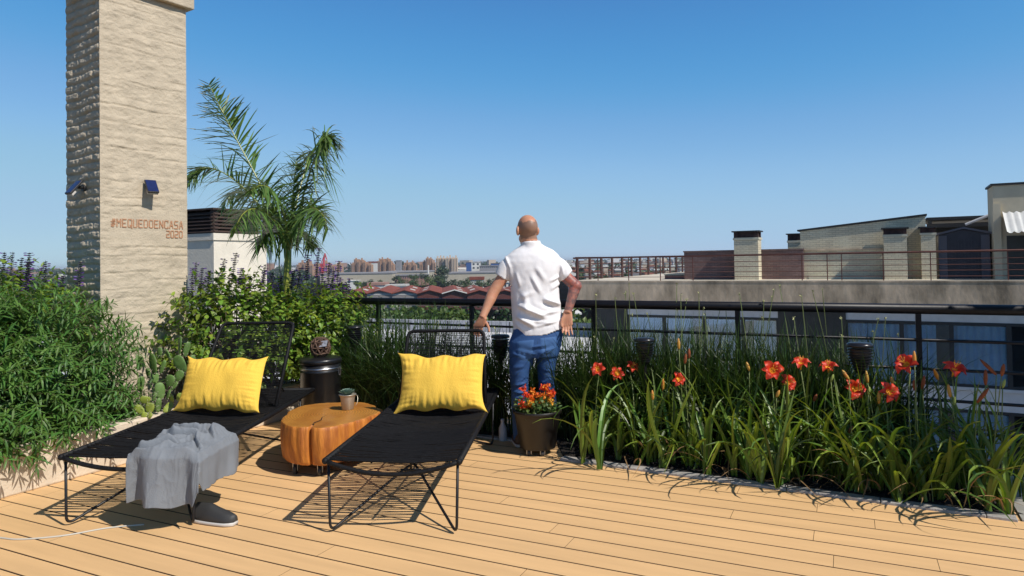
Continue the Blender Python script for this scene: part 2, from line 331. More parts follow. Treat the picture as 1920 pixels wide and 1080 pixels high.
# stencil lettering
SEG = {'M': [(0, 0, 0, .43), (0, .57, 0, 1), (1, 0, 1, 1), (.1, .9, .5, .5), (.5, .5, .9, .9)], 'E': [(0, 0, 0, .43), (0, .57, 0, 1), (.1, 1, 1, 1), (.1, .5, .8, .5), (.1, 0, 1, 0)],
       'Q': [(0, .1, 0, .9), (1, .1, 1, .9), (.1, 1, .9, 1), (.1, 0, .9, 0), (.6, .25, 1.1, -.15)], 'U': [(0, .1, 0, 1), (1, .1, 1, 1), (.1, 0, .9, 0)],
       'D': [(0, 0, 0, 1), (.15, 1, .8, 1), (.15, 0, .8, 0), (1, .15, 1, .85)], 'O': [(0, .1, 0, .9), (1, .1, 1, .9), (.15, 1, .85, 1), (.15, 0, .85, 0)],
       'N': [(0, 0, 0, 1), (1, 0, 1, 1), (.12, .9, .88, .1)], 'C': [(0, .1, 0, .9), (.15, 1, 1, 1), (.15, 0, 1, 0), (1, .8, 1, 1), (1, 0, 1, .2)],
       'A': [(0, 0, .42, 1), (1, 0, .58, 1), (.3, .35, .7, .35)], 'S': [(0, .6, 0, .9), (.1, 1, 1, 1), (.1, .5, .9, .5), (1, .1, 1, .4), (0, 0, .9, 0)],
       '2': [(0, 1, .9, 1), (1, .6, 1, .92), (.1, .5, .9, .5), (0, .08, 0, .42), (.05, 0, 1, 0)], '0': [(0, .1, 0, .9), (1, .1, 1, .9), (.15, 1, .85, 1), (.15, 0, .85, 0)],
       '#': [(.3, 0, .45, 1), (.6, 0, .75, 1), (-.05, .33, 1.05, .36), (-.05, .66, 1.05, .7), (0, .05, 1, .95)]}
def letters(txt, pa, pb, hz, nm):
    A = onplane(*pa, C0, ga); B = onplane(*pb, C0, ga); s0 = (A-C0).dot(gb); s1 = (B-C0).dot(gb); zb = (A[2]+B[2])/2; n = len(txt); cw = (s1-s0)/n
    m = MB(); wt = .0085
    for i, c in enumerate(txt):
        for (x0, y0, x1, y1) in SEG[c]:
            p = np.array([s0+cw*(i+.14+x0*.66), zb+y0*hz]); q = np.array([s0+cw*(i+.14+x1*.66), zb+y1*hz]); t = (q-p)/max(1e-6, np.linalg.norm(q-p)); nn = np.array([-t[1], t[0]])*wt/2; p = p-t*wt*.3; q = q+t*wt*.3
            f = lambda r: C0+gb*r[0]+UZ*r[1]+ga*.0015
            o = f(p-nn); m.obox(o, f(q-nn)-o, f(p+nn)-o, ga*.004)
    return m.build(nm, m_red, ch)
letters('#MEQUEDOENCASA', (207, 425), (344, 428.5), .066, 'lettering'); letters('2020', (311, 445), (343, 446), .06, 'lettering')
m_panel = M('solar_cell', (.012, .022, .09), rough=.18, coat=.5, var=.2, vs=30); m_pl = M('black_plastic', (.02, .02, .022), rough=.45); m_wpl = M('pale_plastic', (.55, .52, .48), rough=.5)
def lamp(base, nrm, side, label, yaw, sc=1.0):
    t = thing('solar_lamp', label, 'solar lamp', base, 'solar lamps on the chimney')
    f = norm(nrm*math.cos(yaw)+side*math.sin(yaw)); s = np.cross(UZ, f); tl = R(40)
    up = norm(UZ*math.cos(tl)-f*math.sin(tl)); pn = np.cross(s, up); pn = pn if pn.dot(f) > 0 else -pn
    c = base+f*.085*sc+UZ*.0
    MB().tube([base-nrm*.01, base+f*.05*sc], .014, 10).build('bracket', m_pl, t)
    MB().tube([base-nrm*.008, base+nrm*.012], .03, 16).build('mount_plate', m_pl, t)
    w, h, th = .095*sc, .15*sc, .016
    MB().obox(c-s*w/2-up*h/2-pn*th, s*w, up*h, pn*th).build('housing', m_pl, t, bevel=.003)
    MB().obox(c-s*(w/2-.005)-up*(h/2-.005)+pn*.0015, s*(w-.01), up*(h-.01), pn*.002).build('panel', m_panel, t)
    MB().obox(c-s*(w/2-.004)-up*(h/2)-pn*.035, s*(w-.008), up*.045, pn*.018).build('lamp_lens', m_wpl, t, bevel=.003)
b1 = onplane(279, 350, C0, ga); lamp(b1, ga, -gb, 'small solar lamp on sunny front face of chimney above lettering', R(12))
b2 = onplane(157, 352, C0, gb); lamp(b2, -gb, ga, 'small solar lamp on dark left side of the chimney', R(2))
ga, gb = _ga, _gb
# vent tower beyond the palm
m_br = M('rust_louvre', (.055, .032, .024), rough=.7, var=.3, vs=20); m_lime = M('pale_render', (.76, .69, .57), rough=.9, var=.06, vs=4, bump=.4, bs=30)
VC = P(401, 497, 10.0)*np.array([1, 1, 0]); VW = .98; VD = 1.5
vt = thing('vent_tower', 'pale rendered roof vent tower with brown louvres behind the palm', 'vent tower', VC+UZ*-4)
zl = P(401, 437, 10)[2]; zt = P(401, 393, 10)[2]
MB().obox(VC-ga*VD+UZ*-4, ga*VD, gb*VW, UZ*(zl-.10+4)).build('shaft', m_lime, vt)
MB().obox(VC-ga*(VD+.02)-gb*.02+UZ*(zl-.10), ga*(VD+.04), gb*(VW+.04), UZ*.10).build('cornice', m_lime, vt)
lv = MB()
for k in range(6):
    z = zl+.012+k*(zt-zl-.03)/6
    for (o, a, nn, w_) in ((VC-ga*VD, ga, -gb, VD), (VC, gb, ga, VW)):
        lv.obox(o+UZ*z+nn*.03, a*w_, -nn*.05+UZ*.035, UZ*.012)
lv.build('louvre', m_br, vt)
fr = MB()
for q in (VC, VC+gb*VW, VC-ga*VD): fr.obox(q-ga*.06-gb*.01+UZ*zl, ga*.075, gb*.075, UZ*(zt-zl))
fr.obox(VC-ga*(VD-.08)+gb*.08+UZ*zl, ga*(VD-.16), gb*(VW-.16), UZ*(zt-zl-.05)); fr.build('louvre_frame', m_br, vt)
MB().obox(VC-ga*(VD+.05)-gb*.05+UZ*zt, ga*(VD+.1), gb*(VW+.1), UZ*.025).build('top_plate', m_br, vt)
# ================================================================== loungers, cushions, blanket, stump, pots
m_cord = M('black_cord', (.007, .007, .008), rough=.6, var=.4, vs=50, bump=.4, bs=200, bdist=.003, spec=.22)
m_wire = M('black_wire', (.009, .009, .011), rough=.45, spec=.4)
def lounger(FC, ax, wid, ln, zt, pvt, top, label, backw=.60):
    ax = norm(ax); sx = np.array([ax[1], -ax[0], 0]); h = wid/2
    t = thing('sun_lounger', label, 'sun lounger', FC, 'black cord sun loungers')
    Q = lambda x, y, z: FC+sx*x+ax*y+UZ*z
    # frame: sides, straight rear bar, sagging front bar
    fr = MB()
    fr.tube([Q(-h, 0, zt), Q(-h, ln*.5, zt-.008), Q(-h, ln, zt)], .0165, 10); fr.tube([Q(h, 0, zt), Q(h, ln*.5, zt-.008), Q(h, ln, zt)], .0165, 10)
    fr.tube([Q(-h, ln, zt), Q(h, ln, zt)], .0165, 10)
    fr.tube([Q(x*h, -.02*(1-x*x), zt-.062*(1-x*x)) for x in np.linspace(-1, 1, 17)], .0125, 10)
    for sx_ in (-h, h):
        for y_ in (0, ln): fr.sphere(Q(sx_, y_, zt), .0175, 12, 8)
    fr.build('frame', m_cord, t, smooth=True)
    wv = MB(); y = .02; k = 0
    while y < ln-.02:
        sag = .030*math.sin(math.pi*min(1, y/ln))+.012
        pts = [Q(x*h, y+rng.normal()*.0032+(.012*(k % 2)-.006)*x, zt+.004-sag*(1-x*x)+rng.normal()*.002) for x in np.linspace(-1, 1, 7)]
        wv.tube(pts, .0060, 5, caps=False); y += .0146*(1+.25*rng.random())*(1.0 if y > .16 else 1.35); k += 1
    for x in (-.33, .33): wv.tube([Q(x*h, y_, zt-.003-(.030*math.sin(math.pi*y_/ln)+.012)*(1-x*x)) for y_ in np.linspace(.03, ln-.03, 12)], .006, 5)
    wv.build('seat_weave', m_cord, t, smooth=True)
    # bent wire legs, front and rear
    def fil(pts, r=.04):
        p = [np.asarray(q, float) for q in pts]; out = [p[0]]
        for i in range(1, len(p)-1):
            a = norm(p[i-1]-p[i]); b = norm(p[i+1]-p[i])
            for u in np.linspace(0, 1, 7): out.append((1-u)**2*(p[i]+a*r)+2*u*(1-u)*p[i]+u*u*(p[i]+b*r))
        return out+[p[-1]]
    for y0, sg in ((.02, 1), (ln-.28, -1)):
        for s in (-1, 1):
            MB().tube(fil([Q(s*h*.97, y0, zt), Q(s*(h-.02), y0-.01*sg, .008), Q(s*.045, y0+sg*.42, .205), Q(-s*h*.9, y0+sg*.95, zt-.012)], .05), .0075, 8).build('leg', m_wire, t, smooth=True)
        b = MB(); b.tube([Q(0, y0+sg*.42, .20), Q(0, y0+sg*.40, zt-.075)], .006, 8); b.tube([Q(-.06, y0+sg*.42, .205), Q(.06, y0+sg*.42, .205)], .0085, 8)
        b.tube([Q(-h, y0+sg*.40, zt-.012), Q(0, y0+sg*.40, zt-.075), Q(h, y0+sg*.40, zt-.012)], .006, 8); b.build('brace', m_wire, t, smooth=True)
    # backrest
    yb, yt_, zt_ = pvt, top[0], top[1]; bh = backw/2
    bk = MB(); path = fil([Q(-bh-.015, yb, zt), Q(-bh+.01, yt_, zt_), Q(bh-.01, yt_, zt_), Q(bh+.015, yb, zt)], .055); bk.tube(path, .0135, 10)
    bk.build('backrest_frame', m_cord, t, smooth=True)
    w2 = MB(); n = int(np.hypot(yt_-yb, zt_-zt)/.0125)
    for i in range(2, n):
        f = i/n; hw = bh+.015-.025*f
        w2.tube([Q(x*hw, yb+(yt_-yb)*f+.012*(1-x*x), zt+(zt_-zt)*f+rng.normal()*.0012) for x in (-1, -.5, 0, .5, 1)], .0029, 5, caps=False)
    for x in np.linspace(-.8, .8, 5): w2.tube([Q(x*bh, yb+(yt_-yb)*f+.012*(1-x*x), zt+(zt_-zt)*f) for f in (0, .5, 1)], .0025, 5)
    w2.build('backrest_weave', m_wire, t, smooth=True)
    sb = MB(); sb.tube([Q(bh*.5, yt_*.55+yb*.45, (zt+zt_)/2), Q(bh*.5, min(ln-.03, yt_+.25), zt-.02)], .006, 8); sb.tube([Q(-bh*.5, yt_*.55+yb*.45, (zt+zt_)/2), Q(-bh*.5, min(ln-.03, yt_+.25), zt-.02)], .006, 8); sb.build('back_prop', m_wire, t, smooth=True)
    return t, Q
ax2 = np.array([.08, .997, 0]); FC2 = np.array([-.645, 3.63, 0])
l2, Q2 = lounger(FC2, ax2, .71, 2.0, .38, 1.46, (1.66, .89), 'black cord lounger at the centre with the person leaning on its backrest')
ax1 = np.array([.04, 1, 0]); FC1 = np.array([-2.11, 3.80, 0])
l1, Q1 = lounger(FC1, ax1, .75, 1.95, .38, 1.30, (1.76, .95), 'black cord lounger beside the planter with grey blanket on it')
m_yel = M('yellow_linen', (.84, .52, .065), rough=.85, var=.06, vs=5, bump=.55, bs=160, bdist=.004, stretch=(1, 1, .25))
def cushion(c, sx, up, w_, h_, th, label, seed):
    sx = norm(sx); up = norm(up); nn = np.cross(sx, up)
    t = thing('cushion', label, 'cushion', c, 'yellow cushions on the loungers'); n, m = 72, 52
    u, v = np.meshgrid(np.linspace(-1, 1, n), np.linspace(-1, 1, m)); 
    iu = 1-.055*(1-v**2)**.8; iv = 1-.075*(1-u**2)**.8                # concave sides, eared corners
    X = u*w_/2*iu; Y = v*h_/2*iv
    X = X*(1+.05*(np.abs(v)**6)); Y = Y*(1+.05*(np.abs(u)**6))
    cr = np.random.default_rng(int(seed*10)); k4 = cr.uniform(-.025, .03, (2, 2)); wq = np.abs(u*v)**3
    for i_, su_ in enumerate((-1, 1)):
        for j_, sv_ in enumerate((-1, 1)): q_ = wq*(np.sign(u) == su_)*(np.sign(v) == sv_); Y = Y+q_*k4[i_, j_]*(1 if sv_ > 0 else .2); X = X+q_*k4[j_, i_]*su_*.8
    prof = (np.clip(1-np.abs(u)**3.2, 0, 1)**.60)*(np.clip(1-np.abs(v)**3.0, 0, 1)**.60)
    wr = np.array([noise.noise(Vector((a*2.4+seed, b*1.2, seed))) for a, b in zip(u.ravel(), v.ravel())]).reshape(u.shape)
    rad = np.array([noise.noise(Vector((a*16+seed, b*2.0, 4+seed))) for a, b in zip(u.ravel(), v.ravel())]).reshape(u.shape)
    edge = np.abs(v)**2.2*(1-np.abs(v)**9)
    side = np.array([noise.noise(Vector((a*2.0+seed, b*11, 9+seed))) for a, b in zip(u.ravel(), v.ravel())]).reshape(u.shape)*np.abs(u)**4*(1-np.abs(u)**10)
    Z = prof*th/2*(1+.13*wr)+(rad*edge*.020+side*.018)*np.clip(prof*2, 0, 1)
    Yw = Y+.010*np.sin(u*9+seed)*np.abs(v)**8
    for sg in (1, -1): MBc.grid((c+X[..., None]*sx+Yw[..., None]*up+(sg*Z[..., None])*nn)[:, ::sg])
    return t
for (c, sx, up, w_, lab, sd_) in ((Q2(.04, 1.235, .572), Q2(1, 0, 0)-Q2(0, 0, 0)+UZ*.02, UZ*.93+ax2*.36, .60, 'yellow linen cushion against the backrest of the centre lounger', 1.3),
                            (Q1(-.03, 1.19, .566), Q1(1, 0, 0)-Q1(0, 0, 0)-ax1*.12, UZ*.90+ax1*.43, .63, 'yellow linen cushion leaning on the lounger beside the cactus', 5.1)):
    MBc = MB(); t = cushion(c, sx, up, w_, .40, .17, lab, sd_); MBc.build('cover', m_yel, t, smooth=True)
    # seam welt round the edge
# blanket
m_blk = M('grey_gauze', (.185, .20, .22), rough=.95, var=.06, vs=8, bump=.6, bs=170, bdist=.004)
def fb(x, y, k, o=3): return np.array([noise.fractal(Vector((p, q, k)), 1.0, 2.0, o) for p, q in zip(x.ravel(), y.ravel())]).reshape(x.shape)
def heap(x, y):                                                   # bunched cloth lying on the weave
    edge = np.clip((.43-y)/.07, 0, 1)*np.clip((x-.03)/.05, .1, 1)*np.clip((.42-x)/.09, .0, 1); edge = edge*edge*(3-2*edge)
    n1 = fb(x*4.2+1.3, y*6.5-x*2.2, 2.1, 2); n2 = fb(x*9+y*5, y*13-x*4, 6.4, 3)
    h = .026+.026*np.exp(-((y-.27-.1*x)/.13)**2)+.012*n1+.022*np.clip(1-np.abs(n1)*2.6, 0, 1)+.005*n2
    def crease(x0, y0, x1, y1, wd, dep):
        d = np.array([x1-x0, y1-y0]); L = np.hypot(*d); d /= L; t_ = (x-x0)*d[0]+(y-y0)*d[1]; u_ = -(x-x0)*d[1]+(y-y0)*d[0]+.012*np.sin(t_*30); e = np.clip((t_+.03)/.05, 0, 1)*np.clip((L+.03-t_)/.05, 0, 1)
        return dep*e*(-np.exp(-(u_/wd)**2)+.75*np.exp(-((u_-wd*2.1)/(wd*1.5))**2)+.35*np.exp(-((u_+wd*2.1)/(wd*1.4))**2))
    h = h+crease(.05, -.012, .25, .014, .012, .050)+crease(.12, .185, .29, .155, .011, .048)+crease(.29, .155, .39, -.02, .010, .042)+crease(.08, .30, .24, .25, .012, .030)+crease(.10, .09, .22, .075, .010, .026)+crease(.30, .33, .37, .17, .010, .026)
    return np.maximum(h, .004)*edge+.004
n, m = 150, 170; u, v = np.meshgrid(np.linspace(0, 1, n), np.linspace(0, 1, m)); bk_, wl = .42, -.03
su = -wl+u*.575; sv = v*(.42+.05+.25)+.03*fb(u*2, v*2, 4.4, 2)                # arc lengths across and forward
x1_ = hw1_ = .375+.030; ox = np.clip(su-x1_, 0, None); y0_ = -.045; yy = bk_-sv; oy = np.clip(y0_-yy, 0, None)
xt = np.minimum(su, x1_); yt = np.maximum(yy, y0_); hz_ = heap(xt, yt)
rx, ry = np.clip(ox/.05, 0, 1), np.clip(oy/.05, 0, 1)
fd = np.sin(xt*34+1.2*np.sin(xt*9+1)+.5)*.55+fb(xt*7, sv*.8, 1.9, 2)*.9; fs = np.sin(yt*24+.7)*.5+fb(yt*8, su*.8, 7.3, 2)*.8
drop = np.maximum(ox*(1-ry*.3), oy*(1-rx*.3))+.25*np.minimum(ox, oy); drop = drop*(1+.16*fb(u*3.1, v*1.5, 12.0, 2))
wrk = np.clip(1-np.abs(fb(u*13+v*2, v*5, 2.6, 3))*4, 0, 1)
X_ = xt+.030*rx+.022*fs*np.clip(ox/.18, 0, 1)*rx+.012*fb(u*6, sv*3, 3.0, 2)*ry; Y_ = yt-.026*ry-(.016+.19*oy)*fd*ry+.014*fb(u*3, v*5, 8.2, 2)*(1-ry)-.0035*wrk*ry
Z_ = .400+hz_*np.clip(1-drop*5, 0, 1)-np.clip(drop-.012, 0, None)+.003*fb(u*14, v*14, 5.5, 2)*(1-.6*ry)+.005*np.clip(1-np.abs(fb(u*7+v*3, v*11-u*4, 9.1, 3))*4.5, 0, 1)*(1-ry)
Z_ = np.maximum(Z_, .015)
sx1 = np.array([ax1[1], -ax1[0], 0]); V = FC1+X_[..., None]*sx1+Y_[..., None]*norm(ax1)+Z_[..., None]*UZ
bo = MB().grid(V).build('blanket', m_blk, smooth=True, at=FC1+sx1*.2+UZ*.4); sm = bo.modifiers.new('s', 'SMOOTH'); sm.iterations = 3
so2 = bo.modifiers.new('t', 'SOLIDIFY'); so2.thickness = .003; so2.offset = 0
tag(bo, 'crumpled grey blanket draped over front of the left lounger', 'blanket')
# stump table
m_wood = M('stump_side', (.62, .225, .030), rough=.5, rgb2=(.27, .068, .011), vs=8, bump=.5, bs=26, stretch=(2.4, 2.4, .40), coat=.12, bdist=.016, detail=9)
m_wood.node_tree.nodes['Principled BSDF'].inputs['Roughness'].default_value = .6
m_top = M('stump_top', (.60, .27, .045), rough=.45, rgb2=(.44, .155, .022), vs=5, bump=.2, bs=40, coat=.3)
_n = m_top.node_tree.nodes; _l = m_top.node_tree.links; _w = _n.new('ShaderNodeTexWave'); _w.wave_type = 'RINGS'; _w.rings_direction = 'Z'; _w.inputs['Scale'].default_value = 16; _w.inputs['Distortion'].default_value = 3.5; _w.inputs['Detail'].default_value = 4; _w.inputs['Detail Scale'].default_value = 2
_t = [q for q in _n if q.type == 'TEX_COORD'][0]; _l.new(_t.outputs['Object'], _w.inputs['Vector']); _x = _n.new('ShaderNodeMixRGB'); _x.blend_type = 'MULTIPLY'; _x.inputs[0].default_value = .35; _r = [q for q in _n if q.type == 'VALTORGB'][0]; _l.new(_r.outputs[0], _x.inputs[1]); _l.new(_w.outputs['Color'], _x.inputs[2]); _l.new(_x.outputs[0], _n['Principled BSDF'].inputs['Base Color'])
m_dark = M('dark_crack', (.02, .008, .003), rough=.9)
cx, cy = -1.325, 5.0
t = thing('stump_table', 'varnished orange tree stump table on casters between the loungers', 'table', (cx, cy, 0))
K = 320; an = np.arange(K)/K*2*math.pi
base_r = .335*(1+.10*np.cos(an-R(95))**2+.05*np.sin(3*an+.6)+.035*np.sin(5*an+2)+.020*np.sin(9*an)+.06*np.exp(-((an-R(12))/.22)**2)-.03*np.abs(np.sin(an*4.5+.4)))
crk = R(-94); dd = (an-crk+math.pi) % (2*math.pi)-math.pi
notch = .075*np.exp(-(np.abs(dd)/.022)**3)+.016*np.exp(-(dd/.10)**2)
rings = []; zs = [.085, .088, .11, .15, .21, .27, .315, .336, .340]
for i, z in enumerate(zs):
    f = (z-.085)/.255; bulge = 1.0+.035*math.sin(f*3.0)-.045*(1-f)**2
    if z < .086: bulge -= .02
    if z > .339: bulge -= .008
    nn = np.array([noise.noise(Vector((math.cos(a)*3.2, math.sin(a)*3.2, z*3+2))) for a in an])*.016+np.array([noise.noise(Vector((math.cos(a)*11, math.sin(a)*11, z*2+5))) for a in an])*.006
    r = (base_r*bulge+nn-notch*(.55+.45*f)); sh = .012*(1-f)*math.sin(z*40)
    rings.append(np.stack([cx+r*np.cos(an+sh*.2), cy+r*np.sin(an+sh*.2)*1.16, np.full(K, z)], -1))
sd_ = MB().rings(np.array(rings), caps=False); sd_.build('trunk_section', m_wood, t, smooth=True)
tp = MB(); r0 = rings[-1]; c_ = r0.mean(0); tops = [c_+(r0-c_)*f for f in (1, .97, .8, .6, .4, .2, .02)]
for q in tops[1:]: q[:, 2] = .342+.002*np.sin(q[:, 0]*30)
tp.rings(np.array(tops), caps=True); tp.build('top_face', m_top, t, smooth=False)
ck = MB(); e = np.array([math.cos(crk), math.sin(crk)*1.16]); 
pts = [(cx+e[0]*q+.010*math.sin(q*40), cy+e[1]*q) for q in np.linspace(.06, .27, 9)]; wd = np.linspace(.001, .006, 9)
ck.add([(p[0]-w_, p[1], .3455) for p, w_ in zip(pts, wd)]+[(p[0]+w_, p[1], .3455) for p, w_ in zip(pts, wd)], [(i, i+1, 10+i, 9+i) for i in range(8)])
ck.tube([(cx+e[0]*q+.008*math.sin(z*50), cy+e[1]*q, z) for z, q in zip(np.linspace(.08, .343, 9), np.linspace(.272, .292, 9))], np.linspace(.007, .010, 9), 6)
ck.build('crack', m_dark, t)
m_st = M('steel', (.5, .5, .5), rough=.3, metal=1); m_rub = M('rubber', (.03, .03, .03), rough=.6)
def caster(p, par, r=.026):
    o = MB(); o.tube([p+np.array([-.010, 0, r]), p+np.array([.010, 0, r])], r, 18); w_ = o.build('caster', m_rub, par, smooth=False)
    f = MB(); f.box(p+np.array([-.016, .006, r+.016]), (.004, .028, .05)); f.box(p+np.array([.016, .006, r+.016]), (.004, .028, .05)); f.box(p+np.array([0, .006, r+.040]), (.036, .034, .006)); f.build('fork', m_st, w_)
for (x, y) in ((cx-.16, cy-.29), (cx+.02, cy-.34), (cx-.2, cy+.2), (cx+.2, cy+.2)): caster(np.array([x, y, 0.0]), t, .033)
# potted succulent on the stump
m_galv = M('galvanised', (.46, .44, .40), rough=.42, metal=.55, rgb2=(.42, .36, .26), vs=10); m_succ = M('succulent', (.16, .25, .19), rough=.5, island=.2, transl=.1)
p0 = G(652, 767, .345); t = thing('potted_succulent', 'small metal bucket with grey green succulent on the stump', 'potted plant', p0)
MB().lathe([(.040, 0), (.042, .002), (.052, .085), (.060, .104), (.063, .106), (.063, .110), (.058, .110), (.050, .09)], p0, 28).build('pot', m_galv, t, smooth=True)
MB().tube([p0+np.array([.061*math.cos(a)+.004, 0, .10-.045*math.sin(a)-.004]) if False else p0+np.array([.058+.016*math.sin(a), .02*math.cos(a), .065+.035*math.cos(a)]) for a in np.linspace(0, math.pi, 10)], .0012, 6).build('handle', m_galv, t)
MB().lathe([(.052, .095), (.001, .098)], p0, 20, caps=False).build('potting_soil', m_soil, t)
n = 60; a = np.arange(n)*2.399; el = np.linspace(1.35, .25, n); Dv = np.stack([np.cos(a)*np.cos(el), np.sin(a)*np.cos(el), np.sin(el)], -1)
MB().leaves(np.tile(p0+UZ*.10, (n, 1))+Dv*.004, Dv, np.stack([-np.cos(a)*np.sin(el), -np.sin(a)*np.sin(el), np.cos(el)], -1), np.linspace(.038, .066, n), .012, [(0, .5), (.4, .9), (.75, 1), (1, .1)], fold=.5, droop=-.2).build('succulent', m_succ, t)
# black lidded can + lantern
bc = P(601, 700, 5.92)*np.array([1, 1, 0]); t = thing('lidded_can', 'tall black lidded metal can behind the stump table', 'can', bc)
m_can = M('black_enamel', (.012, .012, .013), rough=.32, var=.3, vs=8, coat=.2)
MB().lathe([(.160, 0), (.165, .01), (.168, .50), (.172, .505), (.172, .515), (.168, .52), (.168, .575)], bc, 40).build('body', m_can, t, smooth=True)
MB().lathe([(.172, .575), (.178, .58), (.178, .605), (.172, .615), (.15, .622), (.02, .628), (.001, .628)], bc, 40).build('lid', m_can, t, smooth=True)
MB().lathe([(.169, .528), (.1725, .532), (.1725, .540), (.169, .544)], bc, 40, caps=False).build('band', m_st, t, smooth=True)
hb = bc+np.array([.165, -.05, .53]); MB().tube([hb+np.array([.012+.008*math.sin(q), .0, .035*math.cos(q)-.02]) for q in np.linspace(0, 2*math.pi, 14)[:-1]], .004, 6, closed=True).build('handle', m_st, t)
lc = bc+np.array([0, 0, .628]); t = thing('lantern', 'brown perforated lantern standing on black lidded can', 'lantern', lc)
m_ru = M('rusty_tin', (.10, .055, .035), rough=.8, var=.5, vs=60, bump=.6, bs=120)
import bmesh
bm = bmesh.new(); bmesh.ops.create_icosphere(bm, subdivisions=2, radius=.09); me = bpy.data.meshes.new('lantern_shell'); 
for v_ in bm.verts: v_.co.z = max(-.075, min(.078, v_.co.z*1.05)); v_.co.x *= .92
bm.to_mesh(me); bm.free(); me.materials.append(m_ru); o = bpy.data.objects.new('shell', me); scn.collection.objects.link(o); o.parent = t; o.location = (0, 0, .077); wf = o.modifiers.new('w', 'WIREFRAME'); wf.thickness = .016
MB().sphere(lc+UZ*.077, (.066, .07, .066), 16, 10).build('core', m_dark, t)
MB().obox(lc+np.array([.005, -.082, .085]), (.07, 0, .006), (.002, .035, .045), (0, -.006, .005)).build('solar_cell', M('grey_cell', (.25, .26, .3), rough=.3, var=.4, vs=60), t)
# flower pot with orange flowers
fp = np.array([.165, 5.13, 0]); t = thing('flower_pot', 'dark plastic pot of orange flowers on casters before the person', 'flower pot', fp)
m_pot = M('dark_pot', (.013, .011, .010), rough=.42, var=.15, vs=8)
MB().lathe([(.128, .045), (.132, .048), (.168, .29), (.172, .295), (.180, .297), (.182, .318), (.178, .322), (.170, .320), (.164, .29)], fp, 44).build('pot', m_pot, t, smooth=True)
MB().lathe([(.166, .295), (.001, .30)], fp, 24, caps=False).build('potting_soil', m_soil, t)
for a in (-1.25, -2.3, .6, 2.2): caster(fp+np.array([.10*math.cos(a), .10*math.sin(a), 0]), t, .021)
m_fl = [M('orange_petal', (.80, .22, .02), rough=.6, island=.2, hue=.02, transl=.2), M('red_orange_petal', (.72, .075, .015), rough=.6, island=.2, transl=.2), M('yellow_petal', (.85, .42, .03), rough=.6, island=.2, transl=.2)]
m_lf = M('pot_leaf', (.085, .14, .035), rough=.5, island=.4, hue=.03, transl=.25)
ST = [(-.075, -.05, .43, 1), (-.04, -.06, .41, 0), (-.03, .03, .44, 0), (.03, -.03, .385, 2), (.05, .02, .47, 1), (.07, .0, .48, 0), (.085, .03, .445, 1), (.10, -.02, .42, 0), (.115, .01, .43, 1), (-.095, -.07, .35, 1), (-.11, -.05, .37, 1), (-.05, -.09, .375, 2), (-.06, -.07, .365, 0), (.04, -.05, .42, 0), (.10, -.05, .375, 2), (-.10, .03, .46, 1), (.0, .0, .42, 0), (.06, .05, .455, 1)]
stm = MB()
for k, (x, y, z, ci) in enumerate(ST):
    c = fp+np.array([x, y, z]); stm.tube([fp+np.array([x*.5, y*.5, .30]), fp+np.array([x*.8, y*.8, (z+.3)/2]), c], .0022, 5)
    n = 46; Dv = norm(rng.normal(size=(n, 3))+np.array([0, -.2, .5])); Lr = rng.uniform(.010, .018, n)
    cc = c+rng.normal(size=(n, 3))*np.array([.012, .012, .009])
    MB().leaves(cc, Dv, rng.normal(size=(n, 3)), Lr, .0075, [(0, .4), (.5, 1), (1, .5)]).build('flower', m_fl[ci], t)
stm.build('stem', m_lf, t)
n = 330; q = rng.random(n)*2*math.pi; rr = .15*np.sqrt(rng.random(n)); Pp = fp+np.stack([rr*np.cos(q), rr*np.sin(q), .30+rng.random(n)**1.5*.13*(1-.4*rr/.15)], -1)
Dv = np.stack([np.cos(q)*rng.uniform(.3, 1, n), np.sin(q)*rng.uniform(.3, 1, n), rng.uniform(-.2, .8, n)], -1)+rng.normal(size=(n, 3))*.4
MB().leaves(Pp, Dv, np.c_[rng.normal(size=(n, 2))*.4, np.ones(n)], rng.uniform(.03, .055, n), rng.uniform(.009, .014, n), [(0, .2), (.3, .9), (.6, 1), (1, .05)]).build('foliage', m_lf, t)
# small things on the deck
gbp = G(943, 826); tag(MB().lathe([(.001, 0), (.030, .0), (.032, .01), (.031, .10), (.014, .135), (.013, .15), (.016, .152), (.016, .17), (.001, .171)], (0, 0, 0), 20).build('bottle', M('grey_plastic', (.42, .44, .48), rough=.4), smooth=True), 'pale grey plastic bottle on the deck left of the flower pot', 'bottle').location = gbp
sh0 = G(441, 988); t = thing('shoe', 'dark shoe with pale sole on deck left of the lounger', 'shoe', sh0+np.array([-.13, 0, 0]))
def shoe(par, tip, back, mu, ms, wd=.045):
    tip, back = np.asarray(tip), np.asarray(back); L = np.linalg.norm(tip-back); a = (tip-back)/L; s = np.cross(UZ, a); n = 14; up_, so_ = [], []
    for f in np.linspace(.0, 1, n):
        ww = wd*(.72+.28*math.sin(f*2.6))*(1-max(0, (f-.8)/.2)**2*.55)*(1 if f > .06 else .75); hh_ = .085 if f < .42 else .085-.05*((f-.42)/.58)**.8
        hh_ *= (.85 if f < .04 else 1); c = back+a*L*f
        up_.append([c+s*ww*math.cos(q)+UZ*(.022+max(0, hh_*math.sin(q))) for q in np.linspace(0, 2*math.pi, 20)[:-1]])
        so_.append([c+s*(ww+.004)*math.cos(q)+UZ*(.012+.012*math.copysign(abs(math.sin(q))**.4, math.sin(q))) for q in np.linspace(0, 2*math.pi, 20)[:-1]])
    MB().rings(np.array(up_)).build('upper', mu, par, smooth=True); MB().rings(np.array(so_)).build('sole', ms, par, smooth=True)
shoe(t, sh0+np.array([-.005, .02, 0]), sh0+np.array([-.26, .10, 0]), m_rub, m_wpl)
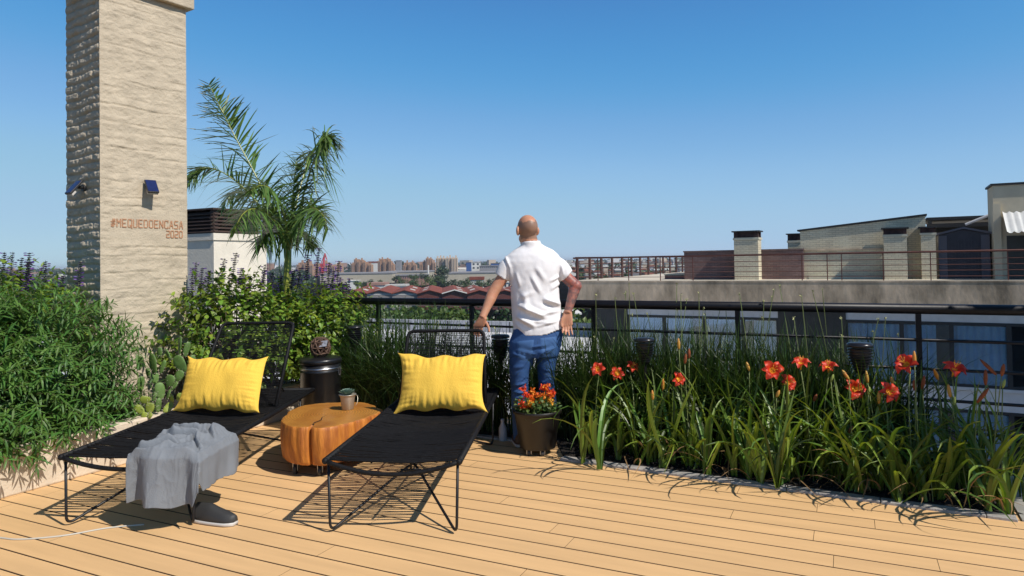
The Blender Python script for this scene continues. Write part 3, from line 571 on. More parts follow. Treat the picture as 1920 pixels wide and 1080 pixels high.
tag(MB().tube(spline([G(-60, 1003), G(0, 1010), G(40, 1013), G(120, 1006), G(200, 992), G(270, 985)], 30)+UZ*.005, .0045, 8).build('cable', M('pale_cord', (.5, .48, .42), rough=.7), smooth=True), 'pale thin cable lying on the deck at lower left', 'cable')
# ================================================================== vegetation
def leafmat(name, rgb, isl=.35, hue=.02, transl=.25, rough=.45, spec=.5): return M(name, rgb, rough=rough, island=isl, hue=hue, transl=transl, spec=spec)
m_sage = leafmat('sage_leaf', (.080, .175, .030), rough=.5)
m_sal = leafmat('salvia_leaf', (.165, .255, .032), isl=.65, hue=.03, transl=.35)
m_stem = M('green_stem', (.12, .13, .05), rough=.6, island=.3); m_wood2 = M('brown_stem', (.10, .07, .045), rough=.8, island=.3)
m_purp = M('purple_flower', (.15, .05, .28), rough=.6, island=.5, hue=.03, transl=.15); m_dpur = M('dark_calyx', (.022, .014, .045), rough=.6, island=.4)
NARROW = [(0, .15), (.2, .8), (.5, 1), (.8, .6), (1, .05)]; OVATE = [(0, .1), (.15, .85), (.4, 1), (.75, .6), (1, .03)]
def shoots(mb, st, c, rad, n, seed, leafL, leafW, pairs, shl, prof, rmin=.62, zcut=None, upb=.5, droop=.35, petang=.9, hollow=None, fold=.2):
    """leafy shoots spread through the outer part of an uneven mound"""
    Pl, Dl, Nl, Ll, Wl = [], [], [], [], []; k = 0
    c = np.asarray(c, float); rad = np.asarray(rad, float)
    while k < n:
        u = norm(rng.normal(size=3)); 
        if u[2] < -.35: continue
        nzv = 1+.22*noise.noise(Vector(u*2.1+np.array([seed, 0, 0])))+.12*noise.noise(Vector(u*5.3+np.array([0, seed, 0])))
        r = rmin+(1-rmin)*rng.random()**.6
        p = c+u*rad*r*nzv
        if zcut is not None and p[2] < zcut(p): continue
        if hollow is not None and hollow(p): continue
        k += 1
        d = norm(u*np.array([1, 1, .6])+np.array([0, 0, upb])+rng.normal(size=3)*.30)
        path = [p]; s_ = shl/pairs
        for i in range(pairs):
            d = norm(d+np.array([0, 0, -droop/pairs])+rng.normal(size=3)*.06); path.append(path[-1]+d*s_)
        st.tube(np.array([p-d*.0]+path[1:]) if pairs > 1 else np.array([p, path[-1]]), np.linspace(.0022, .0012, len(path)), 4, caps=False)
        if rng.random() < .22: st.tube(np.array([c+(p-c)*.12, c+(p-c)*.6+np.array([0, 0, -.05*rad[2]]), p]), [.006, .004, .0025], 4, caps=False)
        a0 = rng.random()*6.28
        for i in range(1, pairs+1):
            q = path[i]; t_ = norm(path[i]-path[i-1]); s1 = norm(np.cross(t_, [0.3, .2, 1])); s2 = np.cross(t_, s1)
            for sg in (0, math.pi):
                a = a0+i*math.pi/2+sg; rd_ = s1*math.cos(a)+s2*math.sin(a); dl = norm(t_*(1-petang*.45)+rd_*petang+np.array([0, 0, -.22])+rng.normal(size=3)*.16)
                f = (.65+.35*math.sin(math.pi*min(1, i/pairs*.8+.15)))*rng.uniform(.75, 1.2)
                Pl.append(q); Dl.append(dl); Nl.append(norm(np.array([0, 0, 1])+u*.5+rng.normal(size=3)*.25)); Ll.append(leafL*f); Wl.append(leafW*f)
        Pl.append(path[-1]); Dl.append(d); Nl.append(norm(np.array([0, 0, 1])+u*.4)); Ll.append(leafL*.7); Wl.append(leafW*.7)
    mb.leaves(Pl, Dl, Nl, np.array(Ll), np.array(Wl), prof, fold=fold, droop=.28)
def spike(p, h, lean, par, seed):
    """upright salvia flower spike: whorls of dark calyces with some purple corollas"""
    rr = np.random.default_rng(seed); d = norm(np.array([lean[0], lean[1], 1.0])); path = [p+d*h*f+np.array([lean[0], lean[1], 0])*h*.25*f*f for f in np.linspace(0, 1, 8)]
    m = MB(); m.tube(path, np.linspace(.003, .0012, 8), 5, mi=0); Pl, Dl, Pc, Dc = [], [], [], []
    n = int(h/.021)
    for i in range(n):
        f = .22+.78*i/n; k = f*7; j = min(6, int(k)); q = path[j]+(path[j+1]-path[j])*(k-j); a0 = rr.random()*6.28
        for w_ in range(5):
            a = a0+w_*1.257; dd = np.array([math.cos(a), math.sin(a), .35])
            Pl.append(q); Dl.append(dd)
            if rr.random() < .50*(1-f*.4): Pc.append(q+dd*.012); Dc.append(dd*np.array([1, 1, .3]))
    m.leaves(Pl, Dl, rr.normal(size=(len(Pl), 3)), .021*(1.15-.4*np.linspace(0, 1, len(Pl))), .0062, [(0, .5), (.5, 1), (1, .3)], fold=.7, mi=1)
    if Pc: m.leaves(Pc, Dc, rr.normal(size=(len(Pc), 3)), .026, .0062, [(0, .4), (.6, 1), (1, .6)], fold=.7, mi=2)
    return m.build('flower_spike', [m_stem, m_dpur, m_purp], par)
# --- big narrow-leaved sage at the left
wallx = lambda y: -2.15+(y-6.25)*ga[1]*-1/ga[0]
for i, (c, rad, n, lab, sd) in enumerate((((-3.60, 5.0, .46), (.72, .60, .70), 760, 'large dense green sage bush between planter wall and chimney', 2.2), ((-3.68, 4.35, .36), (.54, .64, .60), 520, 'lower sage bush spilling over the planter wall at the left edge', 8.8))):
    t = thing('sage_bush', lab, 'bush', (c[0], c[1], .25), 'sage bushes in the left planter'); mb, st = MB(), MB()
    zc = lambda p: .10 if p[0] > -2.2-(6.25-p[1])*.52 else .28
    shoots(mb, st, c, rad, n, sd, .098, .0082, 9, .26, NARROW, rmin=.55, zcut=zc, upb=.35, droop=.75)
    for k in range(14):
        q = rng.normal(size=3)*.25; st.tube([np.array([c[0], c[1], .24])+q*np.array([.3, .3, 0]), np.array(c)+q*rad, np.array(c)+q*rad*2.2+np.array([0, 0, .1])], [.012, .008, .004], 5)
    mb.build('foliage', m_sage, t); st.build('stem', m_stem, t)
# --- yellow-green salvias with purple spikes
SAL = [((-2.62, 6.45, .60), (.52, .42, .66), 300, 'leafy salvia right of the chimney behind the left lounger'), ((-2.13, 6.62, .52), (.46, .40, .62), 270, 'leafy salvia under the palm tree above the black can'),
       ((-1.72, 6.72, .55), (.36, .32, .55), 230, 'rightmost leafy salvia reaching over the black railing'), ((-3.05, 7.0, .62), (.40, .40, .60), 110, 'salvia in the back corner beside the vent tower'),
       ((-4.20, 5.75, .70), (.55, .45, .66), 220, 'salvia with purple spikes behind the sage at the left edge')]
SP = {0: [(362, 560, 500), (378, 545, 500), (418, 530, 482), (437, 528, 470), (455, 528, 500), (395, 535, 505), (470, 540, 515)], 1: [(492, 540, 492), (510, 535, 508), (497, 540, 505), (530, 540, 515), (549, 540, 505), (562, 535, 500), (578, 525, 475)],
      2: [(596, 520, 462), (619, 530, 490), (636, 525, 487), (655, 545, 520), (640, 548, 518), (625, 540, 505), (607, 535, 500)], 3: [(370, 530, 490)], 4: [(6, 545, 470), (22, 548, 470), (40, 548, 480), (62, 550, 470), (52, 548, 488), (88, 525, 487), (150, 535, 488), (118, 530, 515)]}
for i, (c, rad, n, lab) in enumerate(SAL):
    t = thing('salvia', lab, 'bush', (c[0], c[1], .25), 'salvia bushes along the planter'); mb, st = MB(), MB()
    shoots(mb, st, c, rad, n, 3.3*i+1, .066, .0200, 5, .21, OVATE, rmin=.45, zcut=lambda p: .26, upb=.75, droop=.25, petang=1.0, fold=.12)
    for k in range(18):
        q = norm(rng.normal(size=3)); q[2] = abs(q[2]); b = np.array([c[0], c[1], .24])+q*np.array([.15, .15, 0]); st.tube([b, (b+np.array(c)+q*np.array(rad)*.8)/2+q*.05, np.array(c)+q*np.array(rad)*.85], [.007, .005, .003], 5)
    mb.build('foliage', m_sal, t); st.build('stem', m_wood2, t)
    for j, (px, y0, y1) in enumerate(SP[i]):
        D = c[1]-.05+.12*rng.normal(); a = P(px-4, y0+14, D); b = P(px, y1, D); h = np.linalg.norm(b-a); spike(a, h/1.02, ((b-a)[0]/h*.8, rng.normal()*.1), t, 50+i*20+j)
# --- prickly pear
m_pad = M('cactus_pad', (.115, .205, .050), rough=.55, var=.25, vs=14, bump=.5, bs=26, bdist=.006); m_pad2 = M('young_cactus_pad', (.24, .30, .04), rough=.55, var=.3, vs=14, bump=.5, bs=26, bdist=.006)
m_sp = M('cactus_spine', (.6, .55, .42), rough=.7)
cb = G(310, 742, .27); t = thing('prickly_pear', 'prickly pear cactus with round pads against the chimney', 'cactus', cb)
CP = [(262, 681, 15, 24, 10, 5.45), (287, 683, 21, 36, -8, 5.4), (299, 661, 14, 18, 5, 5.55), (315, 665, 14, 22, -25, 5.5), (305, 688, 10, 24, 20, 5.5), (337, 650, 15, 36, 5, 5.7), (350, 655, 12, 26, 15, 5.65), (338, 683, 24, 32, -28, 5.5),
      (360, 681, 13, 28, 8, 5.6), (356, 715, 18, 34, 14, 5.4), (336, 705, 16, 20, 25, 5.45), (319, 714, 22, 20, 10, 5.35), (291, 709, 14, 18, 0, 5.45), (300, 733, 18, 28, -8, 5.35), (316, 740, 13, 18, 20, 5.3), (338, 745, 14, 15, 15, 5.3),
      (322, 748, 14, 16, -15, 5.3), (297, 760, 11, 24, 4, 5.25), (316, 764, 24, 13, -68, 5.22), (272, 750, 20, 14, 30, 5.25), (281, 765, 16, 18, 8, 5.2), (262, 768, 14, 20, -50, 5.2), (271, 780, 13, 13, 12, 5.17), (281, 779, 12, 10, 40, 5.16), (289, 745, 10, 16, 18, 5.3), (369, 693, 11, 18, 24, 5.55), (264, 720, 14, 26, 5, 5.4), (278, 700, 13, 18, -12, 5.5), (326, 725, 12, 20, 40, 5.4)]
for i, (px, py, w_, h_, ro, D) in enumerate(CP):
    c = P(px, py, D); k = D/1300; a = R(ro); yaw = rng.uniform(-.9, .9); mb = MB(); sgm, rg = 20, 13
    th = np.linspace(0.05, math.pi-.05, rg); q = np.arange(sgm)/sgm*2*math.pi; V = []
    for T in th:
        z = -math.cos(T)*h_*k*.56; s_ = math.sin(T)**.75*(.86 + .14*(-math.cos(T))); row = []
        for b in q:
            x = s_*math.cos(b)*w_*k*.56; y = s_*math.sin(b)*.011; x, y = x*math.cos(yaw)-y*math.sin(yaw), x*math.sin(yaw)+y*math.cos(yaw)
            row.append(c+np.array([x*math.cos(a)+z*math.sin(a), y, -x*math.sin(a)+z*math.cos(a)]))
        V.append(row)
    mb.rings(np.array(V)); o = mb.build('pad', m_pad2 if i in (15, 16, 18, 19, 20, 21, 22, 23) else m_pad, t, smooth=True)
    V = np.array(V); sp_ = MB(); Pq = V[2:-1:2, ::2].reshape(-1, 3); Pq = Pq[rng.random(len(Pq)) < .8]; dv = norm(Pq-c+rng.normal(size=Pq.shape)*.02)
    sp_.leaves(Pq, dv+rng.normal(size=dv.shape)*.5, rng.normal(size=dv.shape), rng.uniform(.006, .018, len(Pq)), .0011, [(0, 1), (1, .2)]); sp_.build('spines', m_sp, o)
    if True:
        st = MB(); 
st.tube([cb+np.array([0, 0, -.02]), cb+np.array([.0, .05, .12]), cb+np.array([.03, .1, .22])], [.03, .028, .02], 10); st.tube([cb+np.array([.12, 0, -.02]), cb+np.array([.1, .05, .15]), cb+np.array([.12, .1, .30])], [.03, .025, .02], 10); st.build('trunk', m_wood2, t)
# --- palm
m_palm = leafmat('palm_leaflet', (.090, .165, .038), isl=.35, hue=.02, transl=.2, rough=.38); m_pdry = leafmat('palm_tip', (.20, .19, .07), isl=.4, transl=.2); m_rach = M('palm_rachis', (.28, .30, .05), rough=.4, var=.2, vs=10)
PD = 7.35; pb = P(540, 520, PD); tb = np.array([pb[0], pb[1], .2]); t = thing('palm_tree', 'young palm tree with feathery fronds behind the salvia bushes', 'palm', tb)
MB().tube([tb, P(538, 520, PD), P(540, 480, PD), P(544, 435, PD)], [.055, .045, .036, .018], 12).build('trunk', m_rach, t, smooth=True)
FRD = [([(541, 470, 0), (520, 420, .05), (485, 340, .15), (440, 255, .2), (415, 205, .2), (392, 158, .25)], .46, -.2, 100, 1),
       ([(542, 470, 0), (562, 390, -.1), (582, 320, -.2), (600, 275, -.3), (612, 255, -.34), (622, 262, -.40)], .42, -1.5, 104, 1),
       ([(540, 475, 0), (510, 420, .1), (465, 360, .15), (415, 322, .15), (378, 316, .1), (350, 340, .05)], .44, -.55, 80, 0),
       ([(542, 465, 0), (552, 400, .2), (566, 340, .4), (578, 300, .55), (590, 280, .7), (604, 282, .85)], .42, -.8, 74, 0),
       ([(541, 475, 0), (525, 430, -.3), (500, 400, -.6), (475, 392, -.9), (455, 402, -1.1), (440, 430, -1.3)], .36, -1.0, 60, 0),
       ([(543, 470, 0), (556, 425, -.35), (575, 395, -.65), (592, 392, -.9), (606, 405, -1.1), (615, 430, -1.2)], .32, -1.0, 56, 0),
       ([(541, 470, 0), (520, 405, .4), (492, 365, .7), (462, 352, 1.0), (435, 362, 1.25), (415, 390, 1.4)], .38, -.9, 60, 0),
       ([(540, 470, 0), (530, 430, .1), (512, 400, .25), (492, 390, .35), (474, 400, .45), (462, 425, .5)], .34, -.9, 64, 0),
       ([(541, 468, 0), (536, 420, -.2), (526, 380, -.4), (508, 355, -.6), (488, 348, -.75), (470, 358, -.9)], .38, -.7, 64, 0),
       ([(543, 466, 0), (552, 425, .15), (566, 395, .3), (582, 385, .4), (596, 395, .5), (606, 420, .55)], .32, -1.0, 60, 0),
       ([(541, 478, 0), (528, 448, -.15), (512, 436, -.3), (498, 442, -.4), (488, 460, -.5)], .30, -1.2, 52, 0),
       ([(541, 478, 0), (553, 448, .1), (566, 436, .2), (578, 442, .3), (588, 462, .35)], .30, -1.2, 52, 0),
       ([(542, 462, 0), (546, 410, -.1), (550, 360, -.15), (553, 325, -.15), (556, 298, -.1)], .26, .3, 44, 0)]
for pts, LL_, hang, n, dry in FRD:
    rp = spline([P(a, b, PD+c) for a, b, c in pts], 40); m = MB(); m.tube(rp, np.linspace(.011, .0025, 40), 6, mi=1)
    f = np.linspace(.10, .995, n); f = np.concatenate([f, f+.004]); sgn = np.concatenate([np.ones(n), -np.ones(n)]); x = np.clip(f, 0, 1)*39; i0 = np.minimum(38, x.astype(int)); fr_ = (x-i0)[:, None]
    q = rp[i0]*(1-fr_)+rp[i0+1]*fr_; tg = norm(rp[i0+1]-rp[i0]); side = norm(np.cross(tg, np.array([0.05, -.55, .85]))); upn = np.cross(side, tg)
    dv = norm(tg*.62+side*sgn[:, None]*.75+upn*rng.uniform(-.7, .7, (2*n, 1))+np.array([0, 0, 1])*hang*.16+rng.normal(size=(2*n, 3))*.17)
    ln = LL_*(.55+.45*np.sin(np.clip(f*1.15, 0, 1)*math.pi)**.6)*(1-.45*np.clip(f-.6, 0, 1)/.4)*rng.uniform(.6, 1.15, 2*n)
    # leaflets droop under their weight: build as ribbons along their own curve
    S = 5; tt = np.linspace(0, 1, S+1); C = q[:, None]+dv[:, None]*(ln[:, None, None]*tt[None, :, None])+np.array([0, 0, 1])*((hang*.5-.06)*rng.uniform(.3, 1.3, (2*n, 1))*ln[:, None]*tt[None]**2)[..., None]
    nn = norm(np.cross(dv, np.array([0.2, .3, 1.0]))); ww = .0105*np.array([.7, 1, 1, .85, .55, .08])
    Va = C-nn[:, None]*ww[None, :, None]; Vb = C+nn[:, None]*ww[None, :, None]; V = np.stack([Va, Vb], 2); b = ((np.arange(2*n)*(S+1)*2)[:, None]+(np.arange(S)*2)[None]).reshape(-1)
    m.add(V, np.stack([b, b+1, b+3, b+2], -1), 0)
    if dry:
        k = f > .55; kk = np.nonzero(k)[0][::2]; m.leaves(C[kk, -2], norm(C[kk, -1]-C[kk, -2]), nn[kk], .06, .006, [(0, 1), (1, .1)], mi=2)
    m.build('frond', [m_palm, m_rach, m_pdry], t)
# --- tall grassy clumps (thin dark leaves, small white buds)
m_grass = leafmat('grass_blade', (.034, .070, .013), isl=.6, hue=.02, transl=.22, rough=.4); m_stalk = M('flower_stalk', (.16, .20, .06), rough=.6, island=.3); m_bud = M('pale_bud', (.42, .42, .20), rough=.7, island=.5)
def clump(c, n, L, sp, lab, lean0=(0, 0), stalks=0, H=1.0, wd=.009, fwd=None):
    t = thing('grass_clump', lab, 'grass plant', c, 'tall grassy clumps in the flower bed'); m = MB(); az = rng.uniform(0, 2*math.pi, n)
    B = c+np.c_[rng.normal(size=(n, 2))*sp, np.zeros(n)]; le = np.abs(rng.normal(.13, .13, n)); dr = np.abs(rng.normal(.55, .45, n))
    bias = np.array([math.cos(x)*lean0[0]+math.sin(x)*lean0[1] for x in az]); le = np.clip(le+bias*.22, .0, .9); dr = np.clip(dr+bias*.5, .05, 2.2)
    m.ribbons(B, az, le, dr, rng.uniform(.55, 1.08, n)*L, rng.uniform(.7, 1.2, n)*wd, 7); m.build('leaves', m_grass, t)
    for k in range(stalks):
        s = MB(); a = rng.uniform(0, 6.28); l = abs(rng.normal(.06, .09)); h = H*rng.uniform(.86, 1.08); b0 = c+np.array([*(rng.normal(size=2)*sp), 0]); d = np.array([math.cos(a)*l, math.sin(a)*l, 1]); d2 = norm(d+np.array([rng.normal()*.1, rng.normal()*.1, 0]))
        tip = b0+d*h*.55+d2*h*.45; s.tube(spline([b0, b0+d*h*.55, tip], 8), .0023, 5, mi=0); q = rng.integers(3, 6)
        dv = norm(rng.normal(size=(q, 3))+np.array([0, 0, 1.2])); s.leaves(np.tile(tip, (q, 1)), dv, rng.normal(size=(q, 3)), rng.uniform(.010, .022, q), .0042, [(0, .4), (.6, 1), (1, .4)], fold=.6, mi=1); s.build('flower_stalk', [m_stalk, m_bud], t)
    return t
WHERE = [('behind the right side of the stump table', -1.42, .20), ('left of the centre lounger', -1.20, .24), ('behind the yellow cushion of the centre lounger', -.95, .2), ('behind the centre lounger backrest', -.66, .2), ('behind the backrest beside the person', -.38, .22), ('between the lounger and the person', -.10, .22), ('right behind the blue jeans', .16, .16), ('between the jeans and the daylilies at the railing', .42, .15), ('behind the leftmost daylily at the railing', .66, .18)]
for k, (lab, x, off) in enumerate(WHERE):
    c = RAILX(x)-rn*off; c[2] = .01; clump(c, 430 if x < -.5 else 300, 1.02 if x < -.5 else .92, .075, 'thin-leaved dark grass clump '+lab, lean0=(-.35, -1.0) if x < -.5 else (-.1, -.4), stalks=4, H=.86)
kl = np.linalg.norm(KB1-KB0); ku = norm(KB1-KB0)
LABR = ['right beside the blue jeans', 'behind the two leftmost red lilies', 'left of the ribbed torch in the bed', 'just right of the ribbed torch below the window', 'behind the single red lily at centre right', 'below the middle railing post', 'left of the big double red lily', 'behind the double red lily', 'left of the rightmost ribbed torch', 'around the rightmost ribbed torch', 'thinning out right of the last torch', 'sparse one before the blue curtains']
for k, lab in enumerate(LABR):
    f = .03+k*.068; off = .62+.10*(k % 2); 
    c = KB0+ku*kl*f+rn*off; c[2] = .01; n = 300 if k < 9 else (240 if k == 9 else 170); clump(c, n, .95 if k < 10 else .92, .085, 'tall grassy clump with pale buds '+lab, lean0=(-.1, -.15) if k < 10 else (.7, -.1), stalks=3, H=1.12 if k < 10 else .92, wd=.0105)
    if k % 2 == 0 and k < 10:
        pass
# low mid-row filler: narrower arching leaves of the daylilies behind the front row
m_dead = M('dead_leaf', (.22, .13, .05), rough=.8, island=.4)
m_lily = leafmat('daylily_leaf', (.105, .175, .022), isl=.65, hue=.03, transl=.25, rough=.4)
m_red = M('lily_petal', (.62, .028, .010), rough=.5, island=.12, transl=.22, rgb2=(.66, .055, .012), vs=25); m_thr = M('lily_throat', (.80, .38, .03), rough=.5); m_obud = M('lily_bud', (.60, .20, .03), rough=.5, rgb2=(.45, .30, .05), vs=30); m_wilt = M('wilted_lily', (.22, .055, .012), rough=.7, var=.3, vs=30); m_gbud = M('green_bud', (.30, .36, .08), rough=.5)
def lily_flower(p, face, s, par, seed):
    rr = np.random.default_rng(seed); f = norm(face); a = norm(np.cross(f, [0, .1, 1])); b = np.cross(f, a); m = MB()
    for k in range(6):
        q = k*math.pi/3+rr.normal()*.1; inner = k % 2; rd_ = a*math.cos(q)+b*math.sin(q); T = np.linspace(0, 1, 7); V = []
        for t_ in T:
            out = .012+(.96 if inner else .88)*s*(t_**1.15); up_ = s*(.75*math.sin(min(1, t_*1.15)*1.9)*.62-(.22*max(0, t_-.6)/.4)*rr.uniform(.6, 1.4)); wv = (.29 if inner else .22)*s*(math.sin(math.pi*min(1, .10+t_*.93))**.7)+.002
            cpt = p+rd_*out*.78+f*up_; sd_ = np.cross(f, rd_); V.append([cpt-sd_*wv+f*wv*.25, cpt-sd_*wv*.5, cpt-f*.003, cpt+sd_*wv*.5, cpt+sd_*wv+f*wv*.25*(1+.5*math.sin(t_*9+k))])
        V = np.array(V); m.grid(V[1:], mi=0); m.grid(V[:2]+f*.0012, mi=1)
    for k in range(5):
        q = k*1.257; e = p+f*s*.85+(a*math.cos(q)+b*math.sin(q))*s*.20; m.tube([p, p+f*s*.4, e], .0013, 4, mi=1); m.sphere(e, .003, 6, 5, mi=1)
    m.tube([p-f*.035, p-f*.012, p+f*.006], [.004, .006, .012], 8, mi=1); return m.build('flower', [m_red, m_thr], par, smooth=True)
def budm(p, d, l, r, mat, par, name='bud'):
    d = norm(d); m = MB(); m.tube([p+d*l*t_ for t_ in (0, .1, .35, .65, .9, 1)], [r*.4, r*.7, r, r*.95, r*.55, r*.15], 7); return m.build(name, mat, par, smooth=True)
FL = [(1121, 692, 13, (-.3, -.8, .4)), (1157, 700, 13, (0, -.8, .5)), (1186, 687, 12, (.3, -.6, .7)), (1272, 711, 13, (.3, -.8, .3)), (1449, 694, 20, (-.1, -.9, .4)), (1478, 717, 17, (.4, -.8, .4)), (1502, 680, 16, (-.1, -.4, .9)), (1553, 687, 16, (-.2, -.4, .9)), (1603, 729, 20, (.1, -1, .3)), (1668, 735, 20, (.2, -.9, .5)), (1698, 682, 22, (-.7, -.4, .6)), (1790, 692, 21, (0, -.5, .9))]
BD = [(1405, 695, 1400, 680, 'o'), (1273, 655, 1272, 636, 'o'), (1243, 732, 1243, 710, 'o'), (1224, 750, 1223, 733, 'o'), (1307, 782, 1306, 767, 'o'), (1627, 718, 1624, 697, 'o'), (1648, 757, 1648, 735, 'o'), (1715, 685, 1714, 660, 'o'), (1759, 712, 1752, 694, 'o'), (1782, 745, 1778, 722, 'o'), (1592, 812, 1597, 802, 'w'), (1592, 712, 1580, 695, 'o'), (1832, 755, 1852, 730, 'w'), (1848, 722, 1848, 695, 'w'), (1868, 703, 1840, 676, 'w'), (1878, 705, 1882, 684, 'w'), (1716, 733, 1714, 714, 'w'), (1729, 730, 1733, 706, 'w'), (1284, 682, 1286, 665, 'w'), (1292, 672, 1292, 655, 'w'), (1675, 722, 1671, 708, 'o'), (1456, 745, 1460, 735, 'o'), (1526, 752, 1530, 742, 'w'), (1558, 716, 1562, 703, 'g'), (1628, 740, 1630, 728, 'g'), (1788, 760, 1790, 745, 'g'), (1880, 727, 1884, 712, 'g')]
LN = ['leftmost daylily clump with a bent leaf near the flower pot', 'daylily clump below the three left red flowers', 'daylily clump in front of the ribbed torch', 'daylily clump under the small red flower', 'daylily clump with broad pale leaves near the kerb', 'daylily clump below the middle railing post', 'daylily clump with two large red flowers', 'daylily clump with upturned red flower and leaf over kerb', 'daylily clump with the star shaped red flower', 'daylily clump before the rightmost torch', 'shaded daylily clump with leaf hanging over the kerb', 'shaded daylily clump under the rightmost red flower', 'last daylily clump with wilted flowers at the bed end']
LX = [1105, 1165, 1225, 1285, 1345, 1400, 1460, 1525, 1590, 1650, 1720, 1795, 1860]; lil = []
for k, lab in enumerate(LN):
    px = LX[k]; ky = 862+(px-1086)*.1325; off = .05+.09*(k % 2)+rng.uniform(0, .05); c = G(px, ky)+rn*off; c[2] = .01
    t = thing('daylily', lab, 'daylily', c, 'daylilies along the deck edge'); m = MB()
    fans = 5 if k < 11 else 4
    for fa in range(fans):
        fc = c+np.array([*(rng.normal(size=2)*.085), 0]); fz = rng.uniform(0, math.pi); n = 7; sg = np.where(np.arange(n) % 2 == 0, 0, math.pi); az = fz+sg+rng.normal(size=n)*.35
        le = np.abs(rng.normal(.22, .18, n))+.02; dr = np.abs(rng.normal(1.4, .75, n)); 
        C = m.ribbons(np.tile(fc, (n, 1))+rng.normal(size=(n, 3))*np.array([.012, .012, 0]), az, le, dr, rng.uniform(.34, .74, n), rng.uniform(.019, .036, n), 9, pw=rng.uniform(1.3, 2.4))
    # mid-row leaves behind
    n = 26; B = c+rn*rng.uniform(.15, .5, (n, 1))+ku*rng.normal(size=(n, 1))*.14; m.ribbons(B, rng.uniform(0, 6.28, n), np.abs(rng.normal(.2, .15, n)), np.abs(rng.normal(1.2, .6, n)), rng.uniform(.45, .8, n), rng.uniform(.014, .024, n), 8, pw=1.6)
    n = 5; m.ribbons(np.tile(c, (n, 1))+rng.normal(size=(n, 3))*np.array([.08, .08, 0]), rng.uniform(0, 6.28, n), rng.uniform(.3, .9, n), rng.uniform(1.2, 2.2, n), rng.uniform(.25, .45, n), rng.uniform(.008, .014, n), 8, mi=1)
    m.build('leaves', [m_lily, m_dead], t); lil.append((px, c, t))
def near(px): return min(lil, key=lambda q: abs(q[0]-px))
def lilyP(px, py, extra=.10):
    q = near(px); o = q[1]+rn*extra; return onplane(px, py, o, rn), q
stalks = {}
for i, (px, py, r, fc) in enumerate(FL):
    p, q = lilyP(px, py, .06+.08*(i % 3)); s = r*p[1]/1300*1.28; f = np.array(fc, float); f[1] = -abs(f[1]); lily_flower(p-norm(f)*s*.25, f, s, q[2], i)
    b = q[1]+np.array([(p[0]-q[1][0])*.35, rng.normal()*.05+.05, 0]); MB().tube(spline([b, b*.4+p*.6+np.array([0, 0, .03]), p-norm(f)*(s*.25+.035)], 10), .0036, 6).build('stalk', m_stalk, q[2], smooth=True)
for i, (x0, y0, x1, y1, ty) in enumerate(BD):
    p, q = lilyP(x0, y0, .05+.07*(i % 3)); e, _ = lilyP(x1, y1, .05+.07*(i % 3)); l = np.linalg.norm(e-p)*1.1; budm(p, e-p, max(l, .05), .011 if ty != 'g' else .009, {'o': m_obud, 'w': m_wilt, 'g': m_gbud}[ty], q[2])
    b = q[1]+np.array([(p[0]-q[1][0])*.35, rng.normal()*.06+.05, 0]); MB().tube(spline([b, b*.4+p*.6+np.array([0, 0, .02]), p], 8), .003, 5).build('stalk', m_stalk, q[2], smooth=True)
# --- ribbed torches
m_tor = M('torch_plastic', (.014, .014, .018), rough=.28, var=.2, vs=6)
for (px, py, D, lab, hh_) in ((665, 610, 6.35, 'ribbed black garden torch beside the salvia at the railing', .20), (938, 627, 5.78, 'ribbed black garden torch between the lounger and the person', .22), (1208, 633, 5.15, 'ribbed black garden torch among the grass below the window', .20), (1612, 642, 4.45, 'ribbed black garden torch in the right half of the bed', .20)):
    top = P(px, py, D); g0 = np.array([top[0], top[1], 0]); t = thing('garden_torch', lab, 'garden torch', g0, 'black garden torches'); z0 = top[2]-hh_; pr = [(.022, 0)]
    N_ = 8
    for i in range(N_):
        f = i/(N_-1); r = .040+.034*math.sin(min(1, f*1.25)*math.pi/2); za = .02+(hh_-.05)*i/N_; zb = .02+(hh_-.05)*(i+.62)/N_; pr += [(r*.86, za), (r, za+.004), (r*1.02, zb-.003), (r*.86, zb)]
    MB().lathe(pr, g0+UZ*z0, 28).build('lamp_head', m_tor, t, smooth=False)
    MB().lathe([(.066, hh_-.03), (.078, hh_-.026), (.078, hh_-.012), (.068, hh_-.003), (.001, hh_)], g0+UZ*z0, 28).build('cap', m_tor, t, smooth=True)
    MB().tube([g0+UZ*-.01, g0+UZ*z0, g0+UZ*(z0+.05)], [.011, .013, .03], 10).build('stake', m_tor, t, smooth=True)
# ================================================================== person
HD = 5.38
def skinmat():
    m = M('skin', (.58, .30, .185), rough=.5, rgb2=(.52, .225, .135), vs=14, bump=.15, bs=120, bdist=.002); n = m.node_tree.nodes; n['Principled BSDF'].inputs['Subsurface Weight'].default_value = .12; n['Principled BSDF'].inputs['Subsurface Radius'].default_value = (.02, .008, .004); return m
m_skin = skinmat()
m_scalp = M('shaved_scalp', (.34, .19, .125), rough=.5, rgb2=(.24, .14, .095), vs=16)
m_tat = M('tattooed_skin', (.085, .07, .075), rough=.5, rgb2=(.42, .16, .11), vs=26, detail=3)
m_tat2 = M('red_tattoo', (.42, .12, .08), rough=.5, rgb2=(.16, .085, .085), vs=34, detail=3)
m_shirt = M('white_linen', (.80, .78, .79), rough=.85, bump=.5, bs=150, bdist=.002)
m_jean = M('blue_denim', (.028, .095, .26), rough=.8, rgb2=(.018, .062, .185), vs=6, bump=.4, bs=300, bdist=.002)
pp = G(1000, 838); pp = np.array([pp[0]*0+P(1003, 640, HD)[0], HD, 0]); man = thing('person', 'bald person in white short sleeved shirt and blue jeans leaning on the centre lounger', 'person', pp)
PX = lambda px, py, dd=0.0: P(px, py, HD+dd)
kpx = HD/1300
